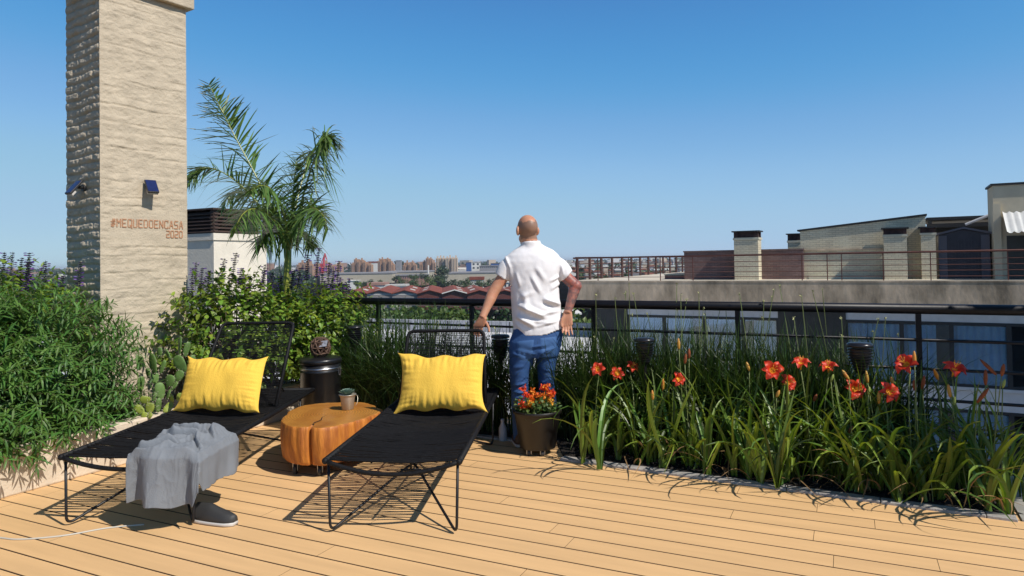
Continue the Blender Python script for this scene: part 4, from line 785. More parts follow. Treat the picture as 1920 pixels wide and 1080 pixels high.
# ---- skin: torso core, neck, head, arms, hands, legs -> one remeshed surface
sk = MB()
def row(py, x0, x1, ry, dd=0.0, shrink=0.0):
    c = PX((x0+x1)/2, py, dd); return (c[0], c[1], c[2], (x1-x0)/2*kpx-shrink, ry-shrink)
TOR = [(628, 963, 1059, .128, .0), (612, 962, 1058, .13, 0), (590, 960, 1054, .128, 0), (568, 959, 1050, .124, .0), (545, 957, 1048, .122, 0), (525, 955, 1049, .122, -.0), (505, 950, 1053, .120, 0), (490, 946, 1053, .112, 0), (478, 951, 1047, .096, 0), (469, 962, 1037, .080, .005), (463, 972, 1024, .070, .01), (458, 978, 1015, .066, .012)]
sk.loft([row(y, a, b, r, d, .040) for y, a, b, r, d in TOR[::1]], 32)
nk0, nk1 = PX(996, 468, .02), PX(989, 436, .005)
sk.tube([nk0, (nk0+nk1)/2, nk1], [.068, .0655, .063], 20)
hc = PX(989, 430, .0)
yaw = R(24); rz = Matrix.Rotation(yaw, 3, 'Z'); 
def hp(x, y, z): v = rz @ Vector((x, y, z)); return hc+np.array(v)
hs = MB(); hs.sphere((0, 0, .018), (.0765, .098, .094), 32, 20); V = np.concatenate(hs.V)
V[:, 0] *= 1-.10*np.clip(V[:, 1]/.1, 0, 1)                         # face narrower than the back of the skull
V[:, 1] += .010*np.clip(-V[:, 2]/.1, 0, 1)
hs.V = [np.array([hp(*v) for v in V])]; sk.V += [hs.V[0]]; sk.F += [(f+sk.n, 0) for f, _ in hs.F]; sk.n += len(V)
sk.sphere(hp(0, .042, -.070), (.052, .052, .048), 20, 12)            # jaw
sk.sphere(hp(0, .083, -.105), (.024, .02, .018), 14, 8)              # chin
sk.tube([hp(0, .094, .012), hp(0, .112, -.020), hp(0, .100, -.032)], [.009, .014, .011], 10)     # nose
for s in (-1, 1):
    sk.sphere(hp(s*.031, .085, .012), (.018, .014, .012), 12, 8); sk.sphere(hp(s*.03, .084, .030), (.022, .014, .008), 12, 8)   # eye, brow
sk.sphere(hp(0, .090, -.062), (.024, .014, .010), 12, 8)             # mouth
for s in (-1, 1):                                                   # ears
    e = MB(); e.sphere((0, 0, 0), (.015, .025, .038), 14, 10); Ve = np.concatenate(e.V); Ve[:, 0] += np.abs(Ve[:, 1])*.2
    Ve = np.array([hp(s*(.079+v[0]*1.0-.25*v[1]), .004+v[1], -.012+v[2]) for v in Ve]); sk.V.append(Ve); sk.F += [(f+sk.n, 0) for f, _ in e.F]; sk.n += len(Ve)
# arms
LSh, LE, LW = PX(958, 497, .0), PX(926, 546, -.02), PX(904, 596, -.085); RSh, RE, RW = PX(1038, 497, .0), PX(1079, 536, -.02), PX(1064, 587, -.075)
sk.tube(spline([LSh, LSh*.55+LE*.45, LE, LE*.6+LW*.4, LW], 14), np.interp(np.linspace(0, 1, 14), [0, .25, .5, .68, .9, 1], [.046, .046, .044, .043, .030, .029]), 16)
sk.tube(spline([RSh, RSh*.5+RE*.5, RE*.99+RSh*.01], 8), np.interp(np.linspace(0, 1, 8), [0, .5, 1], [.046, .046, .045]), 16)
sk.sphere(RE+np.array([.004, -.008, 0]), (.044, .044, .046), 16, 10)
sk.tube(spline([RE, RE*.6+RW*.4, RW], 10), np.interp(np.linspace(0, 1, 10), [0, .35, .8, 1], [.044, .043, .032, .029]), 16)
def hand(wr, knc, side, spread, curls, thumb, palm_n, lens, rad=.0085):
    """wr wrist, knc knuckle centre, side = unit vector index->little, curls: list of joint paths"""
    ax = norm(knc-wr); sd_ = norm(side); pn = norm(palm_n)
    for i in range(5):
        f = i/4; a = wr-ax*.016+sd_*(f-.5)*.034; b = knc+sd_*(f-.5)*.068; sk.tube([a, (a+b)/2+pn*.003, b], [.0165, .0155, .0125], 10)
    for i in range(4):
        b = knc+sd_*((i+.5)/4-.5)*.076; path = [b-ax*.012, b]; d = norm(ax+sd_*(i-1.5)*spread)
        for j, fr_ in enumerate((.46, .30, .24)):
            an = curls[i][j]; d = norm(d*math.cos(an)+pn*math.sin(an)); path.append(path[-1]+d*lens[i]*fr_)
        sk.tube(path, [rad*1.12, rad*1.1, rad, rad*.92, rad*.75], 10)
        sk.sphere(path[-1], rad*.76, 8, 6)
    sk.tube(thumb, [.0135, .0125, .0105, .0085], 10); sk.sphere(thumb[-1], .0086, 8, 6)
# left hand: palm on top of the backrest tube, fingers over the far side and down, thumb along the near right side
bt = Q2(.30, 1.66, .89+.0135); 
LK = np.array([Q2(.245, 1.675, 0)[0], Q2(.245, 1.675, 0)[1]+.03, .918]); LW2 = LW
hand(LW2+np.array([-.002, .0, -.012]), LK, np.array([-1.0, .15, .0]), .10, [(1.0, .9, .5), (1.05, .9, .5), (1.1, .9, .5), (1.1, .95, .5)], [LW2+np.array([.012, .0, -.02]), LW2+np.array([.034, .004, -.045]), LW2+np.array([.048, .0, -.075]), LW2+np.array([.052, -.004, -.104])], np.array([0, .15, -1]), [.078, .086, .080, .064])
# right hand: hanging behind the hip, palm to the rear, fingers loosely bent
RK = PX(1063, 611, -.085)
hand(RW, RK, np.array([-1.0, .1, -.18]), .13, [(.10, .25, .2), (.22, .4, .3), (.3, .5, .35), (.35, .55, .4)], [RW+np.array([-.022, -.006, -.02]), RW+np.array([-.042, -.014, -.048]), RW+np.array([-.050, -.020, -.075]), RW+np.array([-.047, -.026, -.098])], np.array([.1, -1, .1]), [.076, .084, .078, .062])
# legs (under the jeans)
LEGL = [(650, 955, 1006, .10), (680, 955, 1000, .094), (700, 955, 992, .085), (720, 957, 990, .075), (740, 958, 990, .072), (765, 959, 992, .074), (800, 961, 990, .066), (830, 963, 988, .056)]
LEGR = [(650, 1003, 1050, .10), (680, 1006, 1043, .094), (700, 1008, 1041, .085), (720, 1010, 1040, .076), (745, 1011, 1043, .073), (765, 1012, 1044, .074), (800, 1014, 1042, .066), (830, 1016, 1041, .056)]
for LG, dd in ((LEGL, -.01), (LEGR, .03)): sk.loft([row(y, a, b, r, dd, .016) for y, a, b, r in LG], 20)
sk.loft([row(y, a, b, r, 0, .02) for y, a, b, r in ((665, 958, 1048, .11), (640, 957, 1053, .125), (615, 963, 1056, .12))], 28)
so_ = sk.build('body', m_skin, man); so_ = remesh(so_, .0042, 5, .5); so_.data.materials.clear()
for m_ in (m_skin, m_scalp, m_tat, m_tat2): so_.data.materials.append(m_)
Vw = vco(so_)+pp; nf = len(so_.data.polygons); cen = np.empty(nf*3, np.float32); so_.data.polygons.foreach_get('center', cen); cen = cen.reshape(-1, 3)+pp; idx = np.zeros(nf, np.int32)
hl = (cen-hc) @ np.array(rz); jit = np.array([noise.noise(Vector(c*30)) for c in cen])*.008
idx[(hl[:, 2]+jit*2 < .060) & (hl[:, 2]+jit > -.075) & (hl[:, 1]+jit*2 < .02) & (cen[:, 2] > 1.50) & (np.abs(hl[:, 0]) < .079)] = 1
tf = (cen-RE).dot(norm(RW-RE))/np.linalg.norm(RW-RE); rgt = (cen[:, 0] > RW[0]-.05) & (cen[:, 2] < 1.30)
idx[rgt & (tf > .22) & (tf < .93)] = 2; idx[rgt & (tf <= .22)] = 3
so_.data.polygons.foreach_set('material_index', idx); so_.data.polygons.foreach_set('use_smooth', np.ones(nf, bool))
# ---- shirt
sh = MB(); sh.loft([row(y, a, b, r, d) for y, a, b, r, d in TOR], 40, pw=2.25)
def sleeve(a, m_, b, r0, r1): sh.tube(spline([a, m_, b], 10), np.linspace(r0, r1, 10), 24)
LS0, LS1 = PX(962, 493, .0), PX(939.5, 522, -.008); RS0, RS1 = PX(1034, 493, 0), PX(1064, 520, -.008)
sleeve(LS0, (LS0+LS1)/2+np.array([-.010, 0, .014]), LS1, .072, .057); sleeve(RS0, (RS0+RS1)/2+np.array([.010, 0, .016]), RS1, .072, .058)
cA = PX(996, 466, .014); sh.tube([cA, PX(995.5, 458, .012), PX(995, 451, .010)], [.080, .076, .0745], 28)
o = sh.build('shirt', m_shirt, man); o = remesh(o, .0075, 7, .5); V = vco(o)+pp; Nn = vno(o)
def foldline(x0, y0, x1, y1, wdt, dep, sharp=1.0):
    a, b = PX(x0, y0), PX(x1, y1); p = V[:, [0, 2]]; a2, b2 = a[[0, 2]], b[[0, 2]]; d = b2-a2; L = np.linalg.norm(d); d = d/L; n = np.array([-d[1], d[0]])
    if n[1] < 0: n = -n
    t_ = (p-a2) @ d/L; u = (p-a2) @ n/wdt; env = np.exp(-np.clip(np.abs(t_-.5)-.28, 0, None)**2/.03)*np.clip(1.2-np.abs(t_-.5)*1.6, 0, 1)
    return dep*env*(np.exp(-(u-.45)**2*sharp)-.40*np.exp(-(u+.55)**2*sharp))*(V[:, 1] < HD+.05)
dz = np.zeros(len(V))
for f in ((968, 572, 1024, 597, .024, .040), (966, 592, 1002, 612, .020, .032), (1014, 560, 1050, 574, .020, .032), (992, 515, 1012, 552, .016, .011), (1000, 498, 1020, 530, .020, .010), (985, 600, 1040, 605, .014, .008), (978, 545, 988, 590, .024, .013), (966, 510, 974, 540, .014, .010), (1030, 545, 1052, 530, .013, .010), (1028, 530, 1050, 518, .013, .012), (945, 478, 956, 505, .012, .012), (955, 495, 958, 525, .012, .012), (1050, 495, 1054, 520, .010, .010), (1010, 590, 1050, 582, .014, .010), (975, 560, 1000, 548, .018, .008), (1000, 612, 1048, 600, .012, .008), (990, 566, 1030, 588, .030, .008), (965, 606, 984, 622, .014, .010)): dz += 1.15*foldline(*f)
dz += .0030*nz(np.stack([V[:, 0]+.6*V[:, 2], V[:, 1], V[:, 2]*.5], -1), 11, 1.0)+.0016*nz(V, 30, 4.0)
V2 = V+Nn*dz[:, None]
hem = np.interp(V[:, 0], [PX(960, 620)[0], PX(985, 620)[0], PX(1020, 620)[0], PX(1058, 620)[0]], [PX(960, 619)[2], PX(985, 627)[2], PX(1020, 625)[2], PX(1058, 612)[2]])
setco(o, V2-pp)
bm = bmesh.new(); bm.from_mesh(o.data); bm.faces.ensure_lookup_table(); kill = []
ldir, rdir = norm(LS1-LS0), norm(RS1-RS0)
for f in bm.faces:
    c = np.array(f.calc_center_median())+pp; n = np.array(f.normal)
    hz_ = np.interp(c[0], [PX(960, 620)[0], PX(985, 620)[0], PX(1020, 620)[0], PX(1058, 620)[0]], [PX(960, 619)[2], PX(985, 627)[2], PX(1020, 625)[2], PX(1058, 612)[2]])
    if c[2] < hz_: kill.append(f)
    elif (c-LS1).dot(ldir) > -.006 and np.linalg.norm(c-LS1) < .11: kill.append(f)
    elif (c-RS1).dot(rdir) > -.006 and np.linalg.norm(c-RS1) < .11: kill.append(f)
    elif c[2] > PX(995, 452)[2] and n[2] > .5: kill.append(f)
bmesh.ops.delete(bm, geom=kill, context='FACES'); bm.to_mesh(o.data); bm.free(); o.data.polygons.foreach_set('use_smooth', np.ones(len(o.data.polygons), bool))
s_ = o.modifiers.new('t', 'SOLIDIFY'); s_.thickness = .0025
# yoke seam and cuffs
ym = MB()
# ---- jeans
jn = MB(); jn.loft([row(y, a, b, r, d) for y, a, b, r, d in ((668, 955, 1046, .108, 0), (655, 954, 1050, .122, -.006), (640, 955, 1053, .130, -.008), (625, 960, 1056, .126, 0), (608, 964, 1055, .118, 0))], 36, pw=2.2)
for LG, dd in ((LEGL, -.01), (LEGR, .03)): jn.loft([row(y, a, b, r+.006, dd) for y, a, b, r in LG], 28)
o = jn.build('jeans', m_jean, man); o = remesh(o, .0075, 6, .5); V = vco(o)+pp; Nn = vno(o); dz = np.zeros(len(V))
for f in ((958, 662, 990, 668, .014, .010), (958, 690, 985, 684, .016, .006), (960, 722, 990, 714, .010, .009), (958, 732, 988, 735, .010, .010), (960, 745, 990, 741, .010, .009), (962, 758, 988, 762, .012, .006), (1010, 715, 1040, 722, .010, .009), (1012, 730, 1042, 728, .010, .010), (1014, 742, 1043, 747, .011, .008), (1006, 660, 1044, 650, .013, .011), (985, 650, 1030, 644, .012, .008), (1010, 690, 1040, 697, .014, .005), (965, 655, 1005, 662, .012, .012), (1005, 672, 1020, 652, .012, .010)): dz += 1.5*foldline(*f)
dz += .003*nz(V, 14, 2.0)+.004*nz(V*np.array([1, 1, 2.2]), 7, 5.0); setco(o, V+Nn*dz[:, None]-pp); o.data.polygons.foreach_set('use_smooth', np.ones(len(o.data.polygons), bool))
m_jpk = M('denim_pocket', (.045, .12, .29), rough=.8, bump=.4, bs=300, bdist=.002)
from mathutils.bvhtree import BVHTree
dgj = bpy.context.evaluated_depsgraph_get(); bvh = BVHTree.FromPolygons([Vector(v)+Vector(pp) for v in vco(o)-0], [tuple(p.vertices) for p in o.data.polygons])
for (q0, q1, q2, q3) in (((969, 640), (1001, 637), (998, 672), (971, 675)), ((1013, 634), (1043, 631), (1042, 665), (1016, 668))):
    pk = MB(); Vp = []
    for v_ in np.linspace(0, 1, 12):
        rw_ = []
        for u_ in np.linspace(0, 1, 12):
            a = np.array(q0)*(1-u_)+np.array(q1)*u_; b = np.array(q3)*(1-u_)+np.array(q2)*u_; c = a*(1-v_)+b*v_; c[1] += 4*(v_ > .7)*(v_-.7)/.3*(1-abs(2*u_-1)); d_ = ray(*c); h_ = bvh.ray_cast(Vector((0, 0, CAMH)), Vector(d_).normalized())
            rw_.append(np.array(h_[0])+np.array(h_[1])*(.0035 if 0 < u_ < 1 and 0 < v_ < 1 else .0002) if h_[0] else P(c[0], c[1], HD-.1))
        Vp.append(rw_)
    pk.grid(np.array(Vp)).build('back_pocket', m_jpk, o, smooth=True)
# shoes
m_shoe = M('brown_shoe', (.09, .05, .03), rough=.6)
fl, fr2 = row(830, 963, 988, .05, -.01), row(830, 1016, 1041, .05, .03)
shoe(man, (fl[0]-.03, fl[1]+.17, 0), (fl[0], fl[1]-.09, 0), m_shoe, m_wpl); shoe(man, (fr2[0]+.03, fr2[1]+.17, 0), (fr2[0], fr2[1]-.09, 0), m_shoe, m_wpl)
# ================================================================== neighbouring apartment block on the right
A0 = np.array([2.77, 30.0, 0]); FA = R(-29.0); fa = np.array([math.cos(FA), math.sin(FA), 0]); fb = np.array([-math.sin(FA), math.cos(FA), 0]); ZS = .51
def SZ(px, py, t=0.0):
    p = onplane(px, py, A0+fb*t, fb); return (p-A0).dot(fa), p[2]
B_ = lambda s, t, z: A0+fa*s+fb*t+UZ*z
m_slab = M('weathered_concrete', (.22, .17, .115), rough=.9, rgb2=(.70, .54, .38), vs=1.3, bump=.5, bs=6, stretch=(1, 1, .45), detail=10, bdist=.03)
m_roof = M('roof_screed', (.58, .52, .42), rough=.9, var=.12, vs=1)
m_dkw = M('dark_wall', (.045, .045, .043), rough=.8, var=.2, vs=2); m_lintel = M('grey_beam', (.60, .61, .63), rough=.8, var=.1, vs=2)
m_glass = bpy.data.materials.new('window_glass'); m_glass.use_nodes = True; nt_ = m_glass.node_tree; pbs = nt_.nodes.new('ShaderNodeBsdfGlossy'); pbs.inputs['Color'].default_value = (.6, .7, .8, 1); pbs.inputs['Roughness'].default_value = .04
tr_ = nt_.nodes.new('ShaderNodeBsdfTransparent'); tr_.inputs[0].default_value = (.70, .85, .95, 1); mx_ = nt_.nodes.new('ShaderNodeMixShader'); mx_.inputs[0].default_value = .20; nt_.links.new(tr_.outputs[0], mx_.inputs[1]); nt_.links.new(pbs.outputs[0], mx_.inputs[2]); nt_.links.new(mx_.outputs[0], nt_.nodes['Material Output'].inputs[0])
m_cur = M('blue_white_curtain', (.80, .85, .90), rough=.9, var=.1, vs=3, transl=.2)
m_fr = M('dark_frame', (.018, .02, .024), rough=.5)
nb = thing('apartment_block', 'concrete apartment block with dark window frames beyond the railing', 'building', B_(0, 0, -18))
SE = 32; TF = .55
MB().obox(B_(-.3, 0, ZS-.82), fa*SE, fb*18, UZ*.82).build('roof_slab', m_slab, nb)
MB().obox(B_(-.28, .02, ZS+.002), fa*(SE-.04), fb*17.9, UZ*.012).build('roof_floor', m_roof, nb)
s0 = SZ(1120, 600, TF)[0]; sw0 = SZ(1177, 600, TF)[0]; sw1 = SZ(1459, 600, TF)[0]; sw2 = SZ(1586, 600, TF)[0]
MB().obox(B_(s0, TF+.9, -18), fa*(SE-s0-.5), fb*15, UZ*(ZS-.82+18)).build('core_wall', m_dkw, nb)
for (a, b) in ((s0, sw0), (sw1, sw2)): MB().obox(B_(a, TF-.05, -18), fa*(b-a), fb*.94, UZ*(ZS-.82+18)).build('wall_panel', m_dkw, nb)
def curtain(o, w_, h_, mat, par):
    n = int(w_/.035)+2; x = np.linspace(0, w_, n); y = .035*np.sin(x*2*math.pi/.21+np.sin(x*3)*.8); V = np.array([[o+fa*a+fb*b+UZ*z for a, b in zip(x, y)] for z in (0, h_)]); return MB().grid(V).build('curtain', mat, par, smooth=True)
zt = SZ(1300, 597, TF)[1]; H1 = 2.05
for st in range(4):
    z1 = zt-st*2.95; z0 = z1-H1
    for (a, b, mull) in ((sw0, sw1, [SZ(x, 600, TF)[0] for x in (1245, 1320, 1393)]), (sw2, sw2+12, [SZ(x, 600, TF)[0] for x in (1690, 1783, 1891)]+[sw2+7.6, sw2+9.8])):
        MB().obox(B_(a, TF, z1+.10), fa*(b-a), fb*.4, UZ*(.36 if st == 0 else .75)).build('spandrel', m_lintel, nb)
        MB().obox(B_(a, TF-.08, z0-.14), fa*(b-a), fb*.4, UZ*.10).build('sill', m_lintel, nb)
        xs = [a]+mull+[b]
        for i in range(len(xs)-1):
            p, q = xs[i], xs[i+1]; f = MB(); ft = .07
            f.obox(B_(p, TF-.02, z1), fa*(q-p), fb*.08, UZ*.10); f.obox(B_(p, TF-.02, z0-.04), fa*(q-p), fb*.08, UZ*.09)
            f.obox(B_(p, TF-.023, z0+.05), fa*ft, fb*.086, UZ*(z1-z0-.05)); f.obox(B_(q-ft, TF-.023, z0+.05), fa*ft, fb*.086, UZ*(z1-z0-.05)); f.obox(B_(p+ft, TF-.018, z1-.58), fa*(q-p-2*ft), fb*.07, UZ*.06)
            w_ = f.build('window', m_fr, nb); MB().obox(B_(p+ft, TF+.02, z0+.05), fa*(q-p-2*ft), fb*.008, UZ*(z1-z0-.05)).build('pane', m_glass, w_)
            cw = (q-p-2*ft)*(1 if i % 2 == 0 else .72); curtain(B_(p+ft+(0 if i % 3 else (q-p-2*ft)-cw), TF+.09, z0+.05), cw, H1-.08, m_cur, w_)
# slim drip line under the slab edge
MB().obox(B_(-.3, -.012, ZS-.05), fa*SE, fb*.014, UZ*.05).build('slab_edge_trim', m_slab, nb)
# rusty railings on the roof
m_rst = M('rusty_iron', (.17, .060, .042), rough=.75, rgb2=(.10, .038, .030), vs=3)
rr_ = thing('roof_railing', 'long rusty brown railing along the front roof edge', 'railing', B_(0, .12, ZS)); zr = 1.50
MB().tube([B_(-.2, .12, zr), B_(31, .12, zr)], .035, 10).build('top_rail', m_rst, rr_, smooth=True)
for k in range(4): MB().tube([B_(-.2, .12, ZS+.16+k*.195), B_(31, .12, ZS+.16+k*.195)], .011, 6).build('bar', m_rst, rr_)
pst = [SZ(x, 500, .12)[0] for x in (1121, 1178.5, 1238, 1299, 1503.6, 1578, 1656, 1745, 1890)]+[0, 9.9, 18, 20, 22]
for s_ in pst: MB().obox(B_(s_-.016, .10, ZS), fa*.032, fb*.032, UZ*(zr-ZS)).build('post', m_rst, rr_)
m_rst2 = M('dark_iron', (.07, .032, .026), rough=.8, var=.2, vs=3)
r2 = thing('roof_railing', 'dark rusty railing running back along the left roof edge', 'railing', B_(-.1, .3, ZS))
MB().tube([B_(-.12, .2, zr+.02), B_(-.12, 17.8, zr+.02)], .035, 8).build('top_rail', m_rst2, r2, smooth=True)
for k in range(4): MB().tube([B_(-.12, .2, ZS+.16+k*.195), B_(-.12, 17.8, ZS+.16+k*.195)], .014, 6).build('bar', m_rst2, r2)
for k in range(13): MB().obox(B_(-.16, .3+k*1.42, ZS-.1), fa*.07, fb*.16, UZ*(zr-ZS+.12)).build('post', m_rst2, r2)
# brick volumes
def brickmat(nm, c1, c2, mortar, bw=.23, rh=.075, bump=.6):
    m = bpy.data.materials.new(nm); m.use_nodes = True; t = m.node_tree; N = t.nodes; tc = N.new('ShaderNodeTexCoord'); sep = N.new('ShaderNodeSeparateXYZ'); t.links.new(tc.outputs['Object'], sep.inputs[0])
    # along-face coordinate from the two facade directions
    d1 = N.new('ShaderNodeVectorMath'); d1.operation = 'DOT_PRODUCT'; t.links.new(tc.outputs['Object'], d1.inputs[0]); d1.inputs[1].default_value = tuple(fa+fb*1.0)
    cb_ = N.new('ShaderNodeCombineXYZ'); t.links.new(d1.outputs['Value'], cb_.inputs[0]); t.links.new(sep.outputs[2], cb_.inputs[1])
    b = N.new('ShaderNodeTexBrick'); b.inputs['Scale'].default_value = 1; b.inputs['Brick Width'].default_value = bw; b.inputs['Row Height'].default_value = rh; b.inputs['Mortar Size'].default_value = .009
    b.inputs['Color1'].default_value = (*c1, 1); b.inputs['Color2'].default_value = (*c2, 1); b.inputs['Mortar'].default_value = (*mortar, 1); t.links.new(cb_.outputs[0], b.inputs['Vector'])
    n = N.new('ShaderNodeTexNoise'); n.inputs['Scale'].default_value = 1.3; n.inputs['Detail'].default_value = 6; t.links.new(tc.outputs['Object'], n.inputs[0]); mx = N.new('ShaderNodeMixRGB'); mx.blend_type = 'OVERLAY'; mx.inputs[0].default_value = .5; t.links.new(b.outputs[0], mx.inputs[1]); t.links.new(n.outputs['Fac'], mx.inputs[2])
    hs = N.new('ShaderNodeHueSaturation'); hs.inputs['Saturation'].default_value = .8; t.links.new(mx.outputs[0], hs.inputs['Color'])
    t.links.new(hs.outputs[0], N['Principled BSDF'].inputs['Base Color']); N['Principled BSDF'].inputs['Roughness'].default_value = .9
    bp = N.new('ShaderNodeBump'); bp.inputs['Strength'].default_value = bump; bp.inputs['Distance'].default_value = .02; bp.invert = True; t.links.new(b.outputs['Fac'], bp.inputs['Height']); t.links.new(bp.outputs[0], N['Principled BSDF'].inputs['Normal']); return m
m_pb = brickmat('purple_brick', (.21, .115, .10), (.16, .085, .08), (.12, .08, .075)); m_gb = brickmat('green_grey_brick', (.66, .58, .38), (.57, .50, .33), (.44, .39, .26))
m_dkr = M('dark_brick_opening', (.045, .022, .020), rough=.9, var=.4, vs=6); m_plate = M('dark_plate', (.02, .02, .022), rough=.6); m_crm = M('cream_band', (.52, .49, .38), rough=.9, var=.08, vs=3)
def bx(px0, px1, py1, t, dep, py0=None):
    s0_, _ = SZ(px0, 500, t); s1_, z1 = SZ(px1, py1, t); zc = SZ((px0+px1)/2, py1, t)[1]; return s0_, s1_, zc
def vol(name, lab, cat, px0, px1, py1, t, dep, mat, cop=None):
    a, b, z = bx(px0, px1, py1, t, dep); th = thing(name, lab, cat, B_(a, t, ZS)); MB().obox(B_(a, t, ZS+.01), fa*(b-a), fb*dep, UZ*(z-ZS-.01)).build('wall', mat, th)
    if cop is not None: MB().obox(B_(a-.03, t-.03, z), fa*(b-a+.06), fb*(dep+.06), UZ*.06).build('coping', cop, th)
    return th
vol('brick_wall', 'low purple brick box at the left end of the roof wall', 'brick wall', 1246, 1289, 516, 2.2, 1.6, m_pb, m_crm)
vol('brick_wall', 'long purple brick wall behind the rusty railing', 'brick wall', 1283, 1506, 471, 1.6, 3.5, m_pb, m_pb)
def roofch(lab, px0, px1, pyb, pyt, t, dep, mat):
    """stack: masonry shaft, band, dark brick smoke openings, dark plate"""
    a, b, zb = bx(px0, px1, pyb, t, dep); zt_ = bx(px0, px1, pyt, t, dep)[2]; h = zt_-zb; th = thing('roof_chimney', lab, 'chimney', B_(a, t, ZS), 'chimneys on the neighbouring roof')
    MB().obox(B_(a, t, ZS+.01), fa*(b-a), fb*dep, UZ*(zb-ZS-h*.32)).build('shaft', mat, th)
    MB().obox(B_(a-.03, t-.03, zb-h*.32+.01), fa*(b-a+.06), fb*(dep+.06), UZ*h*.32).build('band', m_crm, th)
    MB().obox(B_(a+.05, t+.05, zb+.01), fa*(b-a-.1), fb*(dep-.1), UZ*(h-.05)).build('smoke_opening', m_dkr, th)
    for (x, y) in ((0, 0), (b-a-.16, 0), (0, dep-.16), (b-a-.16, dep-.16)): MB().obox(B_(a+x, t+y, zb+.01), fa*.16, fb*.16, UZ*(h-.05)).build('corner_pier', m_dkr, th)
    MB().obox(B_(a-.07, t-.07, zt_-.04), fa*(b-a+.14), fb*(dep+.14), UZ*.05).build('cap_plate', m_plate, th)
roofch('tall green grey chimney before the purple brick wall', 1377, 1421, 446, 433, .9, .75, m_gb)
roofch('small dark topped chimney peeking over the purple wall', 1478, 1502, 451, 438, 7.0, 1.0, m_gb)
roofch('chimney with dark openings against the sloped brick wall', 1658, 1700, 440, 427, .85, .75, m_gb)
roofch('chimney between sloped wall and dark shed', 1728, 1754, 437, 425, 1.15, .75, m_gb)
# sloped volume
t = 1.75; sA, zA = SZ(1500, 434, t); sB, zB = SZ(1735, 405, t); th = thing('sloped_roof_house', 'green grey brick roof house with a sloping top', 'roof house', B_(sA, t, ZS))
MB().add([B_(sA, t, ZS+.01), B_(sB, t, ZS+.01), B_(sB, t, zB), B_(sA, t, zA), B_(sA, t+5, ZS+.01), B_(sB, t+5, ZS+.01), B_(sB, t+5, zB), B_(sA, t+5, zA)], [(0, 1, 2, 3), (5, 4, 7, 6), (4, 0, 3, 7), (1, 5, 6, 2), (3, 2, 6, 7), (4, 5, 1, 0)]).build('wall', m_gb, th)
sl = norm(B_(sB, 0, zB)-B_(sA, 0, zA)); MB().obox(B_(sA-.1, t-.06, zA+.005), sl*(np.linalg.norm(B_(sB, 0, zB)-B_(sA, 0, zA))+.15), fb*5.1, UZ*.06).build('roof', m_plate, th)
MB().obox(B_(sA, t-.06, SZ(1500, 471, t)[1]), fa*(SZ(1655, 471, t)[0]-sA), fb*.058, UZ*.06).build('flashing', m_slab, th)
MB().obox(B_(sA+.3, t-.25, ZS+.013), fa*(SZ(1655, 471, t)[0]-sA-.3), fb*.24, UZ*.12).build('base_ledge', m_crm, th)
# pergola
t = 5.0; sA, zA = SZ(1737, 408, t); sB, _ = SZ(1862, 408, t); th = thing('pergola', 'dark roof canopy of beams behind the shed', 'canopy', B_(sA, t, ZS)); m_ppl = M('dark_plum_metal', (.035, .030, .042), rough=.5, var=.2, vs=3)
MB().obox(B_(sA, t, zA-.12), fa*(sB-sA+1), fb*4, UZ*.12).build('roof', m_plate, th)
for k in range(2): MB().obox(B_(sA, t-.05+k*.02, zA-.42-k*.34), fa*(sB-sA+1), fb*.1, UZ*.16).build('beam', m_plate, th)
MB().obox(B_(sA+.1, t+1.5, ZS), fa*(sB-sA+.8), fb*.2, UZ*(zA-ZS-.3)).build('back_wall', m_plate, th)
for s_ in (sA+.05, sB): MB().obox(B_(s_, t, ZS), fa*.14, fb*.14, UZ*(zA-ZS-.15)).build('post', m_plate, th)
e0 = B_(SZ(1810, 421, 4)[0], 4, SZ(1810, 421, 4)[1]); e1 = B_(SZ(1858, 402, 4)[0], 4, SZ(1858, 402, 4)[1]); MB().tube([e0, e1], .05, 8).build('strut', m_lintel, th)
# shed
t = 1.9; sA = SZ(1762, 500, t)[0]; sB = SZ(1856, 500, t)[0]; ze = SZ(1809, 439, t)[1]; zp = SZ(1809, 430, t)[1]; th = thing('metal_shed', 'dark metal garden shed with pale corner posts on the roof', 'shed', B_(sA, t, ZS)); m_grym = M('grey_trim', (.10, .095, .12), rough=.5)
ms = (sA+sB)/2; MB().add([B_(sA, t, ZS+.01), B_(sB, t, ZS+.01), B_(sB, t, ze), B_(ms, t, zp), B_(sA, t, ze)]+[B_(sA, t+2.2, ZS+.01), B_(sB, t+2.2, ZS+.01), B_(sB, t+2.2, ze), B_(ms, t+2.2, zp), B_(sA, t+2.2, ze)], [(0, 1, 2, 3, 4), (9, 8, 7, 6, 5), (5, 0, 4, 9), (1, 6, 7, 2)]).build('wall', m_ppl, th)
rf = MB()
for (p, q, zp_, zq) in ((sA-.08, ms, ze-.02, zp+.02), (ms, sB+.08, zp+.02, ze-.02)): rf.add([B_(p, t-.12, zp_), B_(q, t-.12, zq), B_(q, t+2.3, zq), B_(p, t+2.3, zp_), B_(p, t-.12, zp_+.07), B_(q, t-.12, zq+.07), B_(q, t+2.3, zq+.07), B_(p, t+2.3, zp_+.07)], [(3, 2, 1, 0), (4, 5, 6, 7), (0, 1, 5, 4), (1, 2, 6, 5), (2, 3, 7, 6), (3, 0, 4, 7)])
rf.build('roof', m_grym, th)
for s_ in (sA-.02, sB-.24): MB().obox(B_(s_, t-.03, ZS+.01), fa*.26, fb*.026, UZ*(ze-ZS-.05)).build('corner_post', m_grym, th)
dr = MB(); w_ = (sB-sA-.56)/2
